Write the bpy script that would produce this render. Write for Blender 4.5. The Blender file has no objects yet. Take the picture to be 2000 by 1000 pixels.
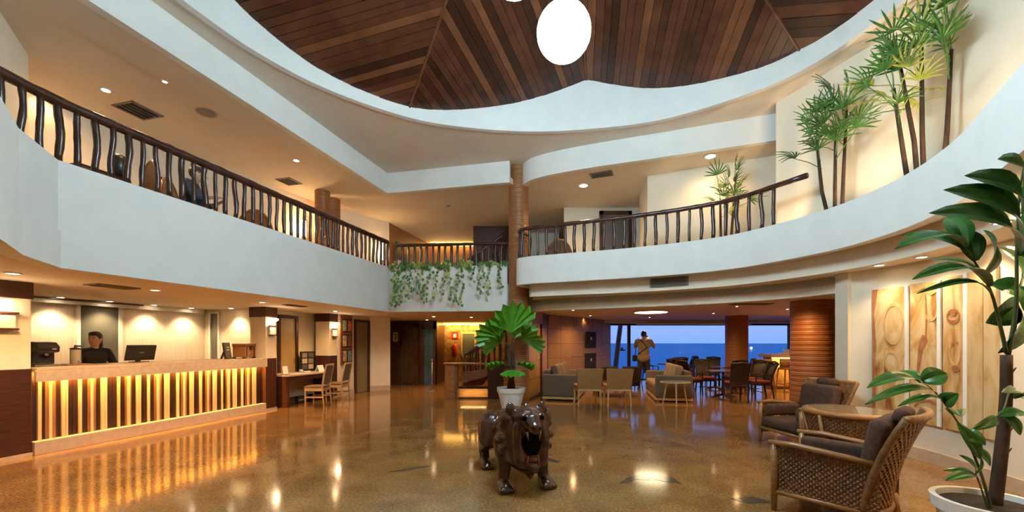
import bpy, bmesh, math, random
from mathutils import Vector, Matrix
random.seed(7)
PI = math.pi
S = bpy.context.scene
COL = S.collection

# ------------------------------------------------------------------ camera
cam = bpy.data.cameras.new('camera')
cam.sensor_width = 36.0
cam.lens = 14.4                      # 800 px focal length on a 2000 px wide frame
cam.shift_y = 0.085                  # the photograph keeps its verticals upright
cam.clip_end = 20000
cam_o = bpy.data.objects.new('camera', cam)
cam_o.location = (0, 0, 1.5)
cam_o.rotation_euler = (PI/2, 0, 0)
COL.objects.link(cam_o)
S.camera = cam_o

# ------------------------------------------------------------------ world: dusk sky over the sea
W = bpy.data.worlds.new('dusk_sky'); S.world = W; W.use_nodes = True
nt = W.node_tree; nt.nodes.clear()
tc = nt.nodes.new('ShaderNodeTexCoord'); sx = nt.nodes.new('ShaderNodeSeparateXYZ')
cr = nt.nodes.new('ShaderNodeValToRGB'); bg = nt.nodes.new('ShaderNodeBackground'); wo = nt.nodes.new('ShaderNodeOutputWorld')
nt.links.new(tc.outputs['Generated'], sx.inputs[0]); nt.links.new(sx.outputs['Z'], cr.inputs[0])
nt.links.new(cr.outputs[0], bg.inputs[0]); nt.links.new(bg.outputs[0], wo.inputs[0])
e = cr.color_ramp.elements
e[0].position = 0.0; e[0].color = (0.20, 0.37, 0.84, 1)
e[1].position = 0.6; e[1].color = (0.08, 0.20, 0.62, 1)
m_ = e.new(0.03); m_.color = (0.25, 0.39, 0.86, 1)
m_ = e.new(0.07); m_.color = (0.15, 0.31, 0.76, 1)
bg.inputs[1].default_value = 0.56

# ------------------------------------------------------------------ colour management
S.view_settings.view_transform = 'Standard'
S.view_settings.look = 'None'
S.view_settings.exposure = 1.27
S.view_settings.gamma = 1.0
S.view_settings.use_curve_mapping = False
S.cycles.adaptive_threshold = .03; S.cycles.max_bounces = 6; S.cycles.diffuse_bounces = 3; S.cycles.glossy_bounces = 3; S.cycles.transparent_max_bounces = 8
S.cycles.caustics_reflective = False; S.cycles.caustics_refractive = False
WARM = (1.0, 0.55, 0.22)
WARM2 = (1.0, 0.66, 0.34)
COOL = (0.80, 0.93, 1.0)

# ------------------------------------------------------------------ mesh helpers
class MB:
    def __init__(s): s.v = []; s.f = []
    def add(s, vs, fs):
        b = len(s.v); s.v += [tuple(p) for p in vs]; s.f += [tuple(i+b for i in f) for f in fs]; return s
    def box(s, x0, x1, y0, y1, z0, z1):
        return s.add([(x0,y0,z0),(x1,y0,z0),(x1,y1,z0),(x0,y1,z0),(x0,y0,z1),(x1,y0,z1),(x1,y1,z1),(x0,y1,z1)],
            [(0,3,2,1),(4,5,6,7),(0,1,5,4),(1,2,6,5),(2,3,7,6),(3,0,4,7)])
    def obox(s, c, h, rot):
        M = rot.to_3x3() if not isinstance(rot, (int, float)) else Matrix.Rotation(rot, 3, 'Z')
        c = Vector(c); vs = []
        for z in (-1, 1):
            for x, y in ((-1,-1),(1,-1),(1,1),(-1,1)): vs.append(c + M @ Vector((x*h[0], y*h[1], z*h[2])))
        return s.add(vs, [(0,3,2,1),(4,5,6,7),(0,1,5,4),(1,2,6,5),(2,3,7,6),(3,0,4,7)])
    def prism(s, poly, z0, z1):
        a = sum(poly[i][0]*poly[(i+1)%len(poly)][1]-poly[(i+1)%len(poly)][0]*poly[i][1] for i in range(len(poly)))
        if a < 0: poly = poly[::-1]
        n = len(poly)
        vs = [(p[0],p[1],z0) for p in poly] + [(p[0],p[1],z1) for p in poly]
        fs = [tuple(range(n-1,-1,-1)), tuple(range(n,2*n))] + [(i,(i+1)%n,(i+1)%n+n,i+n) for i in range(n)]
        return s.add(vs, fs)
    def tube(s, path, rad, n=8, cap=True, flat=1.0):
        path = [Vector(p) for p in path]; m = len(path)
        if not isinstance(rad, (list, tuple)): rad = [rad]*m
        t0 = (path[1]-path[0]).normalized()
        up = Vector((0,0,1)) if abs(t0.z) < .9 else Vector((1,0,0))
        nr = t0.cross(up).normalized(); vs = []; fs = []
        for i in range(m):
            t = (path[min(i+1,m-1)]-path[max(i-1,0)])
            t = t.normalized() if t.length > 1e-9 else t0
            nr = (nr - t*nr.dot(t)); nr = nr.normalized() if nr.length > 1e-6 else t.orthogonal().normalized()
            bn = t.cross(nr)
            for k in range(n):
                a = 2*PI*k/n
                vs.append(path[i] + nr*(math.cos(a)*rad[i]) + bn*(math.sin(a)*rad[i]*flat))
        for i in range(m-1):
            for k in range(n):
                k2 = (k+1) % n
                fs.append((i*n+k, i*n+k2, (i+1)*n+k2, (i+1)*n+k))
        if cap:
            fs.append(tuple(range(n-1,-1,-1))); fs.append(tuple(range((m-1)*n, m*n)))
        return s.add(vs, fs)
    def lathe(s, prof, n=24, c=(0,0,0), cap=True):
        vs = []; fs = []; m = len(prof)
        for r, z in prof:
            for k in range(n):
                a = 2*PI*k/n; vs.append((c[0]+r*math.cos(a), c[1]+r*math.sin(a), c[2]+z))
        for i in range(m-1):
            for k in range(n):
                k2 = (k+1) % n; fs.append((i*n+k, i*n+k2, (i+1)*n+k2, (i+1)*n+k))
        if cap:
            fs.append(tuple(range(n-1,-1,-1))); fs.append(tuple(range((m-1)*n, m*n)))
        return s.add(vs, fs)
    def ball(s, c, r, rot=None, nu=14, nv=9):
        if not isinstance(r, (list, tuple)): r = (r, r, r)
        c = Vector(c); vs = [Vector((0,0,-r[2]))]; fs = []
        for j in range(1, nv):
            ph = -PI/2 + PI*j/nv
            for k in range(nu):
                a = 2*PI*k/nu; vs.append(Vector((r[0]*math.cos(ph)*math.cos(a), r[1]*math.cos(ph)*math.sin(a), r[2]*math.sin(ph))))
        vs.append(Vector((0,0,r[2])))
        if rot is not None: vs = [rot @ p for p in vs]
        vs = [p + c for p in vs]
        for k in range(nu): fs.append((0, 1+(k+1)%nu, 1+k))
        for j in range(nv-2):
            for k in range(nu):
                k2 = (k+1) % nu; a = 1+j*nu
                fs.append((a+k, a+k2, a+nu+k2, a+nu+k))
        t = len(vs)-1; a = 1+(nv-2)*nu
        for k in range(nu): fs.append((a+k, a+(k+1)%nu, t))
        return s.add(vs, fs)
    def limb(s, pts, rad, n=12):          # tube with rounded ends, for organic bodies
        s.tube(pts, rad, n); s.ball(pts[0], rad[0]*.995, nu=n, nv=8); s.ball(pts[-1], rad[-1]*.995, nu=n, nv=8); return s
    def strip(s, path, z0, z1, th):       # upright band along a plan path, th to its left side
        n = len(path); off = offset(path, th); vs = []; fs = []
        for i in range(n):
            a, b = path[i], off[i]
            za = z0[i] if isinstance(z0, (list, tuple)) else z0
            zb = z1[i] if isinstance(z1, (list, tuple)) else z1
            vs += [(a[0],a[1],za),(b[0],b[1],za),(b[0],b[1],zb),(a[0],a[1],zb)]
        for i in range(n-1):
            p, q = 4*i, 4*i+4
            for k in range(4):
                k2 = (k+1) % 4; fs.append((p+k, q+k, q+k2, p+k2))
        fs.append((0,1,2,3)); e = 4*(n-1); fs.append((e+3,e+2,e+1,e))
        return s.add(vs, fs)
    def build(s, name, mat, parent=None, smooth=False, bevel=0.0, ang=None):
        me = bpy.data.meshes.new(name); me.from_pydata(s.v, [], s.f); me.update()
        if smooth:
            for p in me.polygons: p.use_smooth = True
            if ang is not None: me.set_sharp_from_angle(angle=math.radians(ang))
        if mat is not None: me.materials.append(mat)
        o = bpy.data.objects.new(name, me); COL.objects.link(o)
        if parent is not None: o.parent = parent
        if bevel > 0:
            b = o.modifiers.new('edge', 'BEVEL'); b.width = bevel; b.segments = 2; b.limit_method = 'ANGLE'; b.angle_limit = math.radians(40)
        return o

def offset(path, d):
    out = []; n = len(path)
    for i in range(n):
        a = Vector(path[max(i-1,0)][:2]); c = Vector(path[min(i+1,n-1)][:2]); b = Vector(path[i][:2])
        t1 = (b-a); t2 = (c-b)
        if t1.length < 1e-9: t1 = t2
        if t2.length < 1e-9: t2 = t1
        t1.normalize(); t2.normalize()
        n1 = Vector((-t1.y, t1.x)); n2 = Vector((-t2.y, t2.x)); m = (n1+n2); m.normalize()
        k = 1/max(m.dot(n1), .5); out.append((b.x+m.x*d*k, b.y+m.y*d*k))
    return out

def catmull(pts, k=6):
    P = [Vector(p) for p in pts]; out = []
    for i in range(len(P)-1):
        a = P[i-1] if i else P[0]*2-P[1]; b, c = P[i], P[i+1]; d = P[i+2] if i+2 < len(P) else P[-1]*2-P[-2]
        for j in range(k):
            t = j/k
            out.append(tuple(.5*((2*b)+(c-a)*t+(2*a-5*b+4*c-d)*t*t+(3*b-a-3*c+d)*t**3)))
    out.append(tuple(P[-1])); return out

def resample(path, step):
    P = [Vector(p) for p in path]; L = [0]
    for i in range(1, len(P)): L.append(L[-1]+(P[i]-P[i-1]).length)
    n = max(1, round(L[-1]/step)); out = []; j = 0
    for k in range(n+1):
        d = L[-1]*k/n
        while j < len(P)-2 and L[j+1] < d: j += 1
        f = (d-L[j])/max(L[j+1]-L[j], 1e-9); out.append(P[j].lerp(P[j+1], min(max(f,0),1)))
    return out

def tag(o, label=None, cat=None, group=None, kind=None):
    if label: o['label'] = label
    if cat: o['category'] = cat
    if group: o['group'] = group
    if kind: o['kind'] = kind
    return o
def thing(name, label, cat, loc=(0,0,0), rz=0.0, group=None, scale=1.0):
    o = bpy.data.objects.new(name, None); COL.objects.link(o); o.empty_display_size = .1
    o.location = loc; o.rotation_euler = (0,0,rz); o.scale = (scale,)*3
    return tag(o, label, cat, group)
def struct(o): o['kind'] = 'structure'; return o
def copy_tree(o, parent=None, kids=None):
    if kids is None:
        kids = {}
        for x in COL.objects:
            if x.parent: kids.setdefault(x.parent.name, []).append(x)
    c = o.copy(); COL.objects.link(c); c.parent = parent
    for ch in kids.get(o.name, []): copy_tree(ch, c, kids)
    return c

# ------------------------------------------------------------------ materials
def pm(name, c1, c2=None, rough=.5, scale=6.0, detail=4.0, stretch=(1,1,1), bump=0.0, bscale=None, metal=0.0, spec=.5, coat=0.0,
       lo=.35, hi=.65, wave=None, emit=None, estr=0.0, trans=0.0, sss=0.0, rvar=0.0):
    m = bpy.data.materials.new(name); m.use_nodes = True; t = m.node_tree; b = t.nodes['Principled BSDF']
    b.inputs['Roughness'].default_value = rough; b.inputs['Metallic'].default_value = metal
    b.inputs['Specular IOR Level'].default_value = spec; b.inputs['Coat Weight'].default_value = coat
    b.inputs['Transmission Weight'].default_value = trans
    b.inputs['Base Color'].default_value = (*c1, 1)
    if emit: b.inputs['Emission Color'].default_value = (*emit, 1); b.inputs['Emission Strength'].default_value = estr
    if c2 is not None or bump:
        tc = t.nodes.new('ShaderNodeTexCoord'); mp = t.nodes.new('ShaderNodeMapping'); mp.inputs['Scale'].default_value = stretch
        t.links.new(tc.outputs['Object'], mp.inputs[0])
        if wave:
            nz = t.nodes.new('ShaderNodeTexWave'); nz.bands_direction = wave; nz.inputs['Scale'].default_value = scale
            nz.inputs['Distortion'].default_value = 1.2; nz.inputs['Detail'].default_value = detail; nz.inputs['Detail Scale'].default_value = 1.5
            fac = nz.outputs['Fac']
        else:
            nz = t.nodes.new('ShaderNodeTexNoise'); nz.inputs['Scale'].default_value = scale; nz.inputs['Detail'].default_value = detail
            fac = nz.outputs['Fac']
        t.links.new(mp.outputs[0], nz.inputs[0])
        if c2 is not None:
            r = t.nodes.new('ShaderNodeValToRGB'); r.color_ramp.elements[0].position = lo; r.color_ramp.elements[1].position = hi
            r.color_ramp.elements[0].color = (*c1, 1); r.color_ramp.elements[1].color = (*c2, 1)
            t.links.new(fac, r.inputs[0]); t.links.new(r.outputs[0], b.inputs['Base Color'])
        if bump:
            bp = t.nodes.new('ShaderNodeBump'); bp.inputs['Strength'].default_value = bump; bp.inputs['Distance'].default_value = .02
            src = fac
            if bscale:
                n2 = t.nodes.new('ShaderNodeTexNoise'); n2.inputs['Scale'].default_value = bscale; n2.inputs['Detail'].default_value = 3
                t.links.new(mp.outputs[0], n2.inputs[0]); src = n2.outputs['Fac']
            t.links.new(src, bp.inputs['Height']); t.links.new(bp.outputs[0], b.inputs['Normal'])
    return m
def emi(name, col, s):
    m = bpy.data.materials.new(name); m.use_nodes = True; t = m.node_tree; t.nodes.clear()
    e = t.nodes.new('ShaderNodeEmission'); o = t.nodes.new('ShaderNodeOutputMaterial')
    e.inputs[0].default_value = (*col, 1); e.inputs[1].default_value = s; t.links.new(e.outputs[0], o.inputs[0]); return m

M = {}
M['paint'] = pm('white_plaster', (.80,.80,.78), (.76,.76,.74), rough=.7, scale=3, bump=.03, bscale=60)
M['cream'] = pm('cream_plaster', (.78,.70,.56), (.74,.66,.52), rough=.75, scale=3, bump=.04, bscale=70)
M['ceil'] = pm('ceiling_plaster', (.74,.66,.56), (.70,.62,.52), rough=.8, scale=2, bump=.02, bscale=40)
M['step'] = pm('peach_plaster', (.82,.73,.60), (.79,.70,.57), rough=.75, scale=3)
M['panelwall'] = pm('textured_plaster', (.74,.68,.58), (.66,.60,.50), rough=.8, scale=4, stretch=(12,12,.6), bump=.25, bscale=10)
M['dkwood'] = pm('dark_stained_wood', (.045,.014,.008), (.085,.028,.014), rough=.32, scale=3, stretch=(1.5,1.5,14), detail=6)
M['railwood'] = pm('dark_polished_branch', (.030,.011,.008), (.085,.030,.018), rough=.28, scale=9, stretch=(1,1,.25), bump=.3, spec=.6)
M['redwood'] = pm('reddish_wood', (.16,.05,.02), (.28,.10,.04), rough=.35, scale=4, stretch=(1,1,10), detail=6)
M['midwood'] = pm('brown_wood', (.22,.10,.04), (.33,.16,.07), rough=.42, scale=5, stretch=(1,1,8), detail=6)
M['paleoak'] = pm('pale_oak', (.55,.33,.13), (.68,.43,.19), rough=.4, scale=5, stretch=(1,1,8), detail=5)
M['colwood'] = pm('banded_column_wood', (.25,.095,.030), (.36,.15,.055), rough=.42, scale=7.5, stretch=(.15,.15,1), wave='Z', bump=.2, detail=3)
M['stone'] = pm('gold_stone', (.20,.10,.03), (.46,.27,.10), rough=.6, scale=7, detail=8, bump=.6)
M['bwood'] = pm('panelled_brown_wall', (.32,.175,.055), (.39,.22,.075), rough=.45, scale=6, stretch=(1,1,7), detail=6)
M['black'] = pm('black_plastic', (.012,.012,.013), (.02,.02,.02), rough=.35, scale=20)
M['white'] = pm('white_glaze', (.80,.80,.77), (.76,.76,.73), rough=.35, scale=5)
M['marble'] = pm('beige_stone_slab', (.58,.45,.32), (.50,.38,.26), rough=.35, scale=14, detail=6)
M['steel'] = pm('brushed_steel', (.30,.28,.25), (.38,.35,.31), rough=.3, metal=.9, scale=4, stretch=(20,20,.6))
M['glass_dk'] = pm('grey_glass', (.10,.105,.09), (.13,.135,.12), rough=.12, scale=2)
M['vent'] = pm('vent_metal', (.23,.19,.15), (.27,.22,.18), rough=.5, scale=8)
M['ventdk'] = pm('vent_shadow_metal', (.05,.04,.035), (.06,.05,.04), rough=.6, scale=8)  # darker metal tone for vent backings and grille slats
M['warm_lens'] = emi('warm_lamp_lens', (1.0,.78,.50), 14)
M['warm_soft'] = emi('warm_lamp_diffuser', (1.0,.80,.52), 3.2)
M['oval_lamp'] = emi('oval_lamp_diffuser', (1.0,.78,.46), 5.5)
M['globe'] = emi('globe_lamp_glass', (.66,.90,1.0), 25)
M['led'] = emi('amber_led_strip', (1.0,.52,.10), 6)
for k_ in ('warm_lens','warm_soft','led'): M[k_].cycles.emission_sampling = 'NONE'

# floor: polished gold-brown granite
def floor_mat(name, a, b, c, rough):
    m = bpy.data.materials.new(name); m.use_nodes = True; t = m.node_tree; p = t.nodes['Principled BSDF']
    tc = t.nodes.new('ShaderNodeTexCoord')
    n1 = t.nodes.new('ShaderNodeTexNoise'); n1.inputs['Scale'].default_value = 2.2; n1.inputs['Detail'].default_value = 9; n1.inputs['Distortion'].default_value = .35
    n2 = t.nodes.new('ShaderNodeTexNoise'); n2.inputs['Scale'].default_value = 42; n2.inputs['Detail'].default_value = 5
    mix = t.nodes.new('ShaderNodeMath'); mix.operation = 'MULTIPLY_ADD'; mix.inputs[1].default_value = .40
    r = t.nodes.new('ShaderNodeValToRGB'); el = r.color_ramp.elements
    el[0].position = .38; el[0].color = (*a,1); el[1].position = .66; el[1].color = (*c,1); x = el.new(.53); x.color = (*b,1)
    s2 = t.nodes.new('ShaderNodeMath'); s2.operation = 'MULTIPLY'; s2.inputs[1].default_value = .62
    t.links.new(tc.outputs['Object'], n1.inputs[0]); t.links.new(tc.outputs['Object'], n2.inputs[0])
    t.links.new(n2.outputs['Fac'], s2.inputs[0]); t.links.new(n1.outputs['Fac'], mix.inputs[0]); t.links.new(s2.outputs[0], mix.inputs[2])
    t.links.new(mix.outputs[0], r.inputs[0]); t.links.new(r.outputs[0], p.inputs['Base Color'])
    p.inputs['Roughness'].default_value = rough; p.inputs['Specular IOR Level'].default_value = .55
    return m
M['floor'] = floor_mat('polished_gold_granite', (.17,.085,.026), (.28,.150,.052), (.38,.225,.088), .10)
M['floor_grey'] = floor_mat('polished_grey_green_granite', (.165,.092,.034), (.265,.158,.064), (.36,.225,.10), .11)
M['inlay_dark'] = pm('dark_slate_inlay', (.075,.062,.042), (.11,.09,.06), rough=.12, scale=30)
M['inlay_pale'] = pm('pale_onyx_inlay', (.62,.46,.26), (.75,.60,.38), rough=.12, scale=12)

# ------------------------------------------------------------------ plan geometry
DX, DY = .254, .967                                        # direction of the reception side
ANG = math.atan2(DY, DX)
OX, OY = -6.37, 5.45                                       # near end of the reception desk front
def LP(s, t): return (OX+DX*s-DY*t, OY+DY*s+DX*t)
Lm = Matrix.Translation((OX, OY, 0)) @ Matrix.Rotation(ANG, 4, 'Z')
def lth(name, label, cat, s, t, z=0, rz=0, group=None):     # a thing placed in the reception frame
    p = LP(s, t); return thing(name, label, cat, (p[0], p[1], z), ANG+rz, group)

EDGE_R = catmull([(.42,9.78),(.16,9.5),(.12,9.2),(.45,8.94),(1.09,8.69),(2.53,8.09),(3.7,7.35),(4.25,6.47),(4.5,5.63),(4.47,4.75),(4.2,3.95),(3.76,3.23),(3.33,2.6),(2.6,1.7),(1.5,.9),(0,.6)], 6)
EDGE_L = [(0,.6),(-1.5,.8),(-3.0,1.95)] + [(-3.92,3.13),(-4.36,3.62),(-4.71,4.25),(-3.08,10.27),(-.12,9.98)]
WALL_R = catmull([(4.66,7.23),(4.87,6.7),(5.02,6.18),(5.19,5.6),(5.25,5.07),(5.08,4.27),(4.9,3.3),(4.5,2.2),(4.2,1.0),(4.2,-4)], 6)
WALL_RG = [(4.97,6.12)] + [p for p in WALL_R if p[1] < 6.05]
EO = offset(EDGE_R, 1)   # which side is outwards?
SGN = 1 if Vector(EO[40]).length > Vector(EDGE_R[40]).length else -1

# ---- floor
floor = struct(MB().box(-13, 14, -4, 17.2, -.15, 0).build('floor', M['floor']))

# ---- slabs, soffits, ceilings
ls = offset(EDGE_L,.03) + [(.3,10.4),(.3,18),(-13,18),(-13,-4),(0,-4)]
struct(MB().prism(ls, 2.30, 2.95).build('ceiling_lobby_left', M['ceil']))
outerR = [(0,-4),(14,-4),(14,18),(.3,18),(.3,10.4)]
inner = offset(EDGE_R, SGN*.03)
struct(MB().prism(inner[::1] + outerR, 2.86, 2.95).build('ceiling_balcony_right', M['step']))
b1 = offset(EDGE_R, SGN*.32)[4:]; b1[0] = (.5,9.6)
b2 = [(.42,10.15)] + catmull([(1.3,9.55),(3.03,8.72),(4.2,7.9),(4.9,7.0),(5.12,6.24),(5.5,5.9)], 5)
near = [p for p in b1]
struct(MB().prism(near + [(0,-4),(4.25,-4)] + WALL_R[::-1][2:-14] + [(6.2,6.2)] + [(9,9),(3,10.5),(.5,10.3)], 2.55, 2.86).build('ceiling_step_right', M['step']))
struct(MB().prism(b2 + [(14,5.9),(14,17.4),(.42,17.4)], 2.42, 2.86).build('ceiling_lounge', M['ceil']))
struct(MB().strip(b2, 2.28, 2.55, .22).build('wall_lounge_band', M['step'], smooth=True, ang=50))
struct(MB().box(.42,13.2,16.3,17.3,2.30,2.43).build('ceiling_window_drop', M['ceil']))
# balcony parapets
struct(MB().strip(EDGE_R, 2.80, 3.40, SGN*.14).build('wall_balcony_right', M['paint'], smooth=True, ang=50))
struct(MB().strip(EDGE_L, 2.66, 3.40, .14).build('wall_balcony_left', M['paint']))
struct(MB().strip(offset(EDGE_L,-.025), 2.28, 2.66, .16).build('trim_1', M['paint']))
struct(MB().prism([(-3.93,2.98),(-4.06,3.17),(-4.45,3.64),(-4.80,4.24),(-4.95,4.22),(-4.9,2.5),(-3.4,2.3)], 2.95, 3.398).build('trim_8', M['paint']))
# upper ceiling with the oval opening
oval = []
OV = catmull([(-4.06,5.07),(-3.72,5.94),(-3.05,6.85),(-1.92,7.69),(-.8,8.05),(.41,8.19),(1.6,8.08),(2.73,7.8),(3.7,7.2),(4.44,6.46),(4.78,5.44),(4.85,4.2),(4.5,2.6),(3.4,1.0),(1.8,.1),(0,-.1),(-1.8,.3),(-3.3,1.5),(-4.1,3.2),(-4.06,5.07)], 4)[:-1]
k0 = max(range(len(OV)), key=lambda i: OV[i][1])
hole = OV[k0:] + OV[:k0]
up = hole + [hole[0]] + [(hole[0][0],18),(14,18),(14,-4),(-13,-4),(-13,18),(hole[0][0]-.001,18)]
a_ = sum(hole[i][0]*hole[(i+1)%len(hole)][1]-hole[(i+1)%len(hole)][0]*hole[i][1] for i in range(len(hole)))
if a_ < 0: hole = hole[::-1]
up = hole + [hole[0]] + [(hole[0][0],18),(14,18),(14,-4),(-13,-4),(-13,18),(hole[0][0]-.001,18)]
ring_v = []; ring_f = []
n = len(hole)
def ray_box(p):
    c = Vector((.4, 4.0)); d = Vector(p)-c; ts = []
    for lim, ax in ((14,0),(-13,0),(18,1),(-4,1)):
        if abs(d[ax]) > 1e-6:
            tt = (lim-c[ax])/d[ax]
            if tt > 0: ts.append(tt)
    q = c + d*min(ts); return (q.x, q.y)
for z in (5.75, 5.9):
    for p in hole: ring_v.append((*p, z))
    for p in hole: q = ray_box(p); ring_v.append((*q, z))
for i in range(n):
    j = (i+1) % n
    ring_f.append((i, j, n+j, n+i)[::-1]); ring_f.append((2*n+i, 2*n+j, 3*n+j, 3*n+i))
mb = MB(); mb.add(ring_v, ring_f); struct(mb.build('ceiling_upper', M['ceil']))
# second-floor ceilings (dropped) and their bulkheads
BL = [(-3.2,1.6),(-4.2,3.2),(-4.68,4.3),(-3.12,10.25),(-.06,9.55)]
BR = catmull([(.26,9.95),(.26,9.72),(.55,9.32),(1.44,8.85),(3.09,8.24),(4.95,7.55)], 5)
struct(MB().prism(offset(BL,.03) + [(.1,9.9),(.1,18),(-13,18),(-13,1.6)], 5.27, 5.40).build('ceiling_gallery_left', M['ceil']))
struct(MB().prism(offset(BR,.03) + [(12,7.55),(12,18),(.1,18),(.1,9.95)], 5.27, 5.40).build('ceiling_gallery_right', M['ceil']))
struct(MB().strip(BL, 5.25, 5.80, .12).build('wall_bulkhead_left', M['paint']))
struct(MB().strip(BR, 5.25, 5.80, .12).build('wall_bulkhead_right', M['paint'], smooth=True, ang=50))
struct(MB().strip(offset([BL[1],BL[2],BL[3]], .12), 5.252, 5.27, .55).build('trim_2', M['ceil']))

# ---- timber roof over the oval
APEX = Vector((.45, 4.0, 8.0))
RC = [(-1.92,7.69,5.95),(1.46,8.06,6.74),(4.5,6.4,6.08),(5.3,3.0,6.05),(3.5,-.2,6.2),(-2.5,-.2,6.2),(-4.4,3.6,6.95)]
RC = [Vector(p) for p in RC]
def roof_z(x, y):
    best = None
    for i in range(len(RC)):
        a, b = RC[i], RC[(i+1) % len(RC)]
        M2 = Matrix(((a.x-APEX.x, b.x-APEX.x),(a.y-APEX.y, b.y-APEX.y)))
        try: l = M2.inverted() @ Vector((x-APEX.x, y-APEX.y))
        except Exception: continue
        if l[0] >= -1e-4 and l[1] >= -1e-4: best = APEX.z + l[0]*(a.z-APEX.z) + l[1]*(b.z-APEX.z)
    return best if best is not None else 6.2
hp = resample([Vector((*p,0)) for p in hole + [hole[0]]], .12)
hp = [(p.x, p.y) for p in hp]
struct(MB().strip(hp, 5.73, [roof_z(*p)-.010 for p in hp], -.10).build('wall_oval_fascia', M['paint'], smooth=True, ang=60))

PLK = [pm('roof_plank_%d' % i, c, c2, rough=.30, scale=4, stretch=st, detail=5) for i, (c, c2, st) in enumerate([
    ((.036,.010,.005),(.065,.019,.010),(1,1,1)), ((.060,.017,.008),(.10,.030,.014),(1,1,1)), ((.022,.007,.004),(.042,.013,.007),(1,1,1)),
    ((.11,.036,.014),(.17,.06,.025),(1,1,1)), ((.06,.018,.008),(.10,.032,.014),(1,1,1))])]
roof = struct(MB().prism([(p[0]*1.02,p[1]*1.02) for p in hole], 8.3, 8.35).build('ceiling_timber_roof', M['dkwood']))
def clip(poly, nrm, d):
    out = []
    for i in range(len(poly)):
        p, q = poly[i], poly[(i+1) % len(poly)]; a = p[0]*nrm[0]+p[1]*nrm[1]-d; b = q[0]*nrm[0]+q[1]*nrm[1]-d
        if a >= 0: out.append(p)
        if (a > 0) != (b > 0) and abs(a-b) > 1e-9:
            t = a/(a-b); out.append((p[0]+(q[0]-p[0])*t, p[1]+(q[1]-p[1])*t))
    return out
def plank_facet(a, b, dirn, width, ext=1.07, bulge=1.14):
    A = APEX + (a-APEX)*ext; B = APEX + (b-APEX)*ext
    nrm = (A-APEX).cross(B-APEX).normalized()
    if nrm.z > 0: nrm = -nrm                      # downwards, into the room
    ux = Vector(dirn); ux = (ux-nrm*ux.dot(nrm)).normalized(); uy = nrm.cross(ux)
    Mi = APEX + ((A+B)/2-APEX)*bulge
    tri = [((p-APEX).dot(ux), (p-APEX).dot(uy)) for p in (APEX, A, Mi, B)]
    off = nrm*-.02
    MB().add([APEX+off, A+off, Mi+off, B+off], [(0,1,2,3)]).build('roof_backing', PLK[2], roof)
    if sum(tri[i][0]*tri[(i+1)%4][1]-tri[(i+1)%4][0]*tri[i][1] for i in range(4)) < 0: tri = tri[::-1]
    v0 = min(p[1] for p in tri); v1 = max(p[1] for p in tri); y = v0; k = 0
    while y < v1:
        w = width*random.uniform(.85,1.15)
        pl = clip(clip(tri, (0,1), y+.004), (0,-1), -(y+w-.004)); y += w
        if len(pl) < 3: continue
        lift = random.uniform(0,.008); n = len(pl)
        vs = [APEX+ux*p[0]+uy*p[1]+nrm*(.012+lift) for p in pl] + [APEX+ux*p[0]+uy*p[1]-nrm*.012 for p in pl]
        fs = [tuple(range(n)), tuple(range(2*n-1,n-1,-1))] + [(i,i+n,(i+1)%n+n,(i+1)%n) for i in range(n)]
        MB().add(vs, fs).build('plank', random.choice(PLK), roof)
DIRS = [((.31,.91,0),.13),((.22,.93,0),.13),((.85,-.42,0),.17),((1,.4,0),.3),((0,1,0),.3),((1,.4,0),.3),((.95,-.12,0),.125)]
for i in range(len(RC)): plank_facet(RC[i], RC[(i+1) % len(RC)], DIRS[i][0], DIRS[i][1], bulge=1.28 if i == 6 else 1.12)
# hip battens between the facets
for i, p in enumerate(RC):
    q = APEX+(p-APEX)*1.03
    MB().tube([APEX-Vector((0,0,.02)), q-Vector((0,0,.02))], .022, 6).build('hip_batten', PLK[3], roof)

# ---- walls
def wall(name, path, z0, z1, th, mat): return struct(MB().strip(path, z0, z1, th).build(name, mat))
struct(MB().strip(WALL_RG, 0, 2.6, .12 if SGN > 0 else .12).build('wall_right', M['cream'], smooth=True, ang=60))
struct(MB().box(4.97, 5.17, 6.06, 6.3, 0, 2.6).build('wall_right_pier', M['cream']))
struct(MB().strip(WALL_R, 2.9, 5.8, .12).build('wall_right_upper', M['cream'], smooth=True, ang=60))
bb = [p for p in WALL_RG if p[1] > 2]
struct(MB().strip(offset(bb, -.02), 0, .15, .03).build('baseboard_right', M['marble'], smooth=True, ang=60))
wall('wall_reception_back', [LP(-4,2.1), LP(4.0,2.1)], 0, 2.3, .1, M['panelwall'])
wall('wall_reception_end', [LP(4.0,2.1), LP(4.0,.44)], 0, 2.3, .1, M['cream'])
wall('wall_desk_back', [LP(4.0,.6), LP(6.3,.6)], 0, 2.3, .1, M['cream'])
wall('wall_picture', [LP(6.07,0), LP(6.8,0)], 0, 2.3, .1, M['cream'])
wall('wall_over_door', [LP(6.8,0), LP(7.58,0)], 2.2, 2.3, .1, M['cream'])
pA = LP(7.58,0); pB = (-3.88,13.05)
wall('wall_lift_pier', [pA, pB, (-4.55,14.75)], 0, 2.3, .12, M['cream'])
struct(MB().strip(offset([pA,pB],-.015), 0, .16, .02).build('baseboard_lift', M['marble']))
struct(MB().strip(offset([LP(6.07,0),LP(6.8,0)],-.015), 0, .16, .02).build('baseboard_picture', M['marble']))
wall('wall_lift_back', [(-4.6,14.7),(-2.72,14.7)], 0, 2.3, .1, M['dkwood'])
wall('wall_lift_side', [(-2.72,14.7),(-2.72,16.6)], 0, 2.3, .1, M['dkwood'])
wall('wall_stone_back', [(-3.2,16.5),(2.2,16.5)], 0, 2.3, .1, M['stone'])
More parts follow.
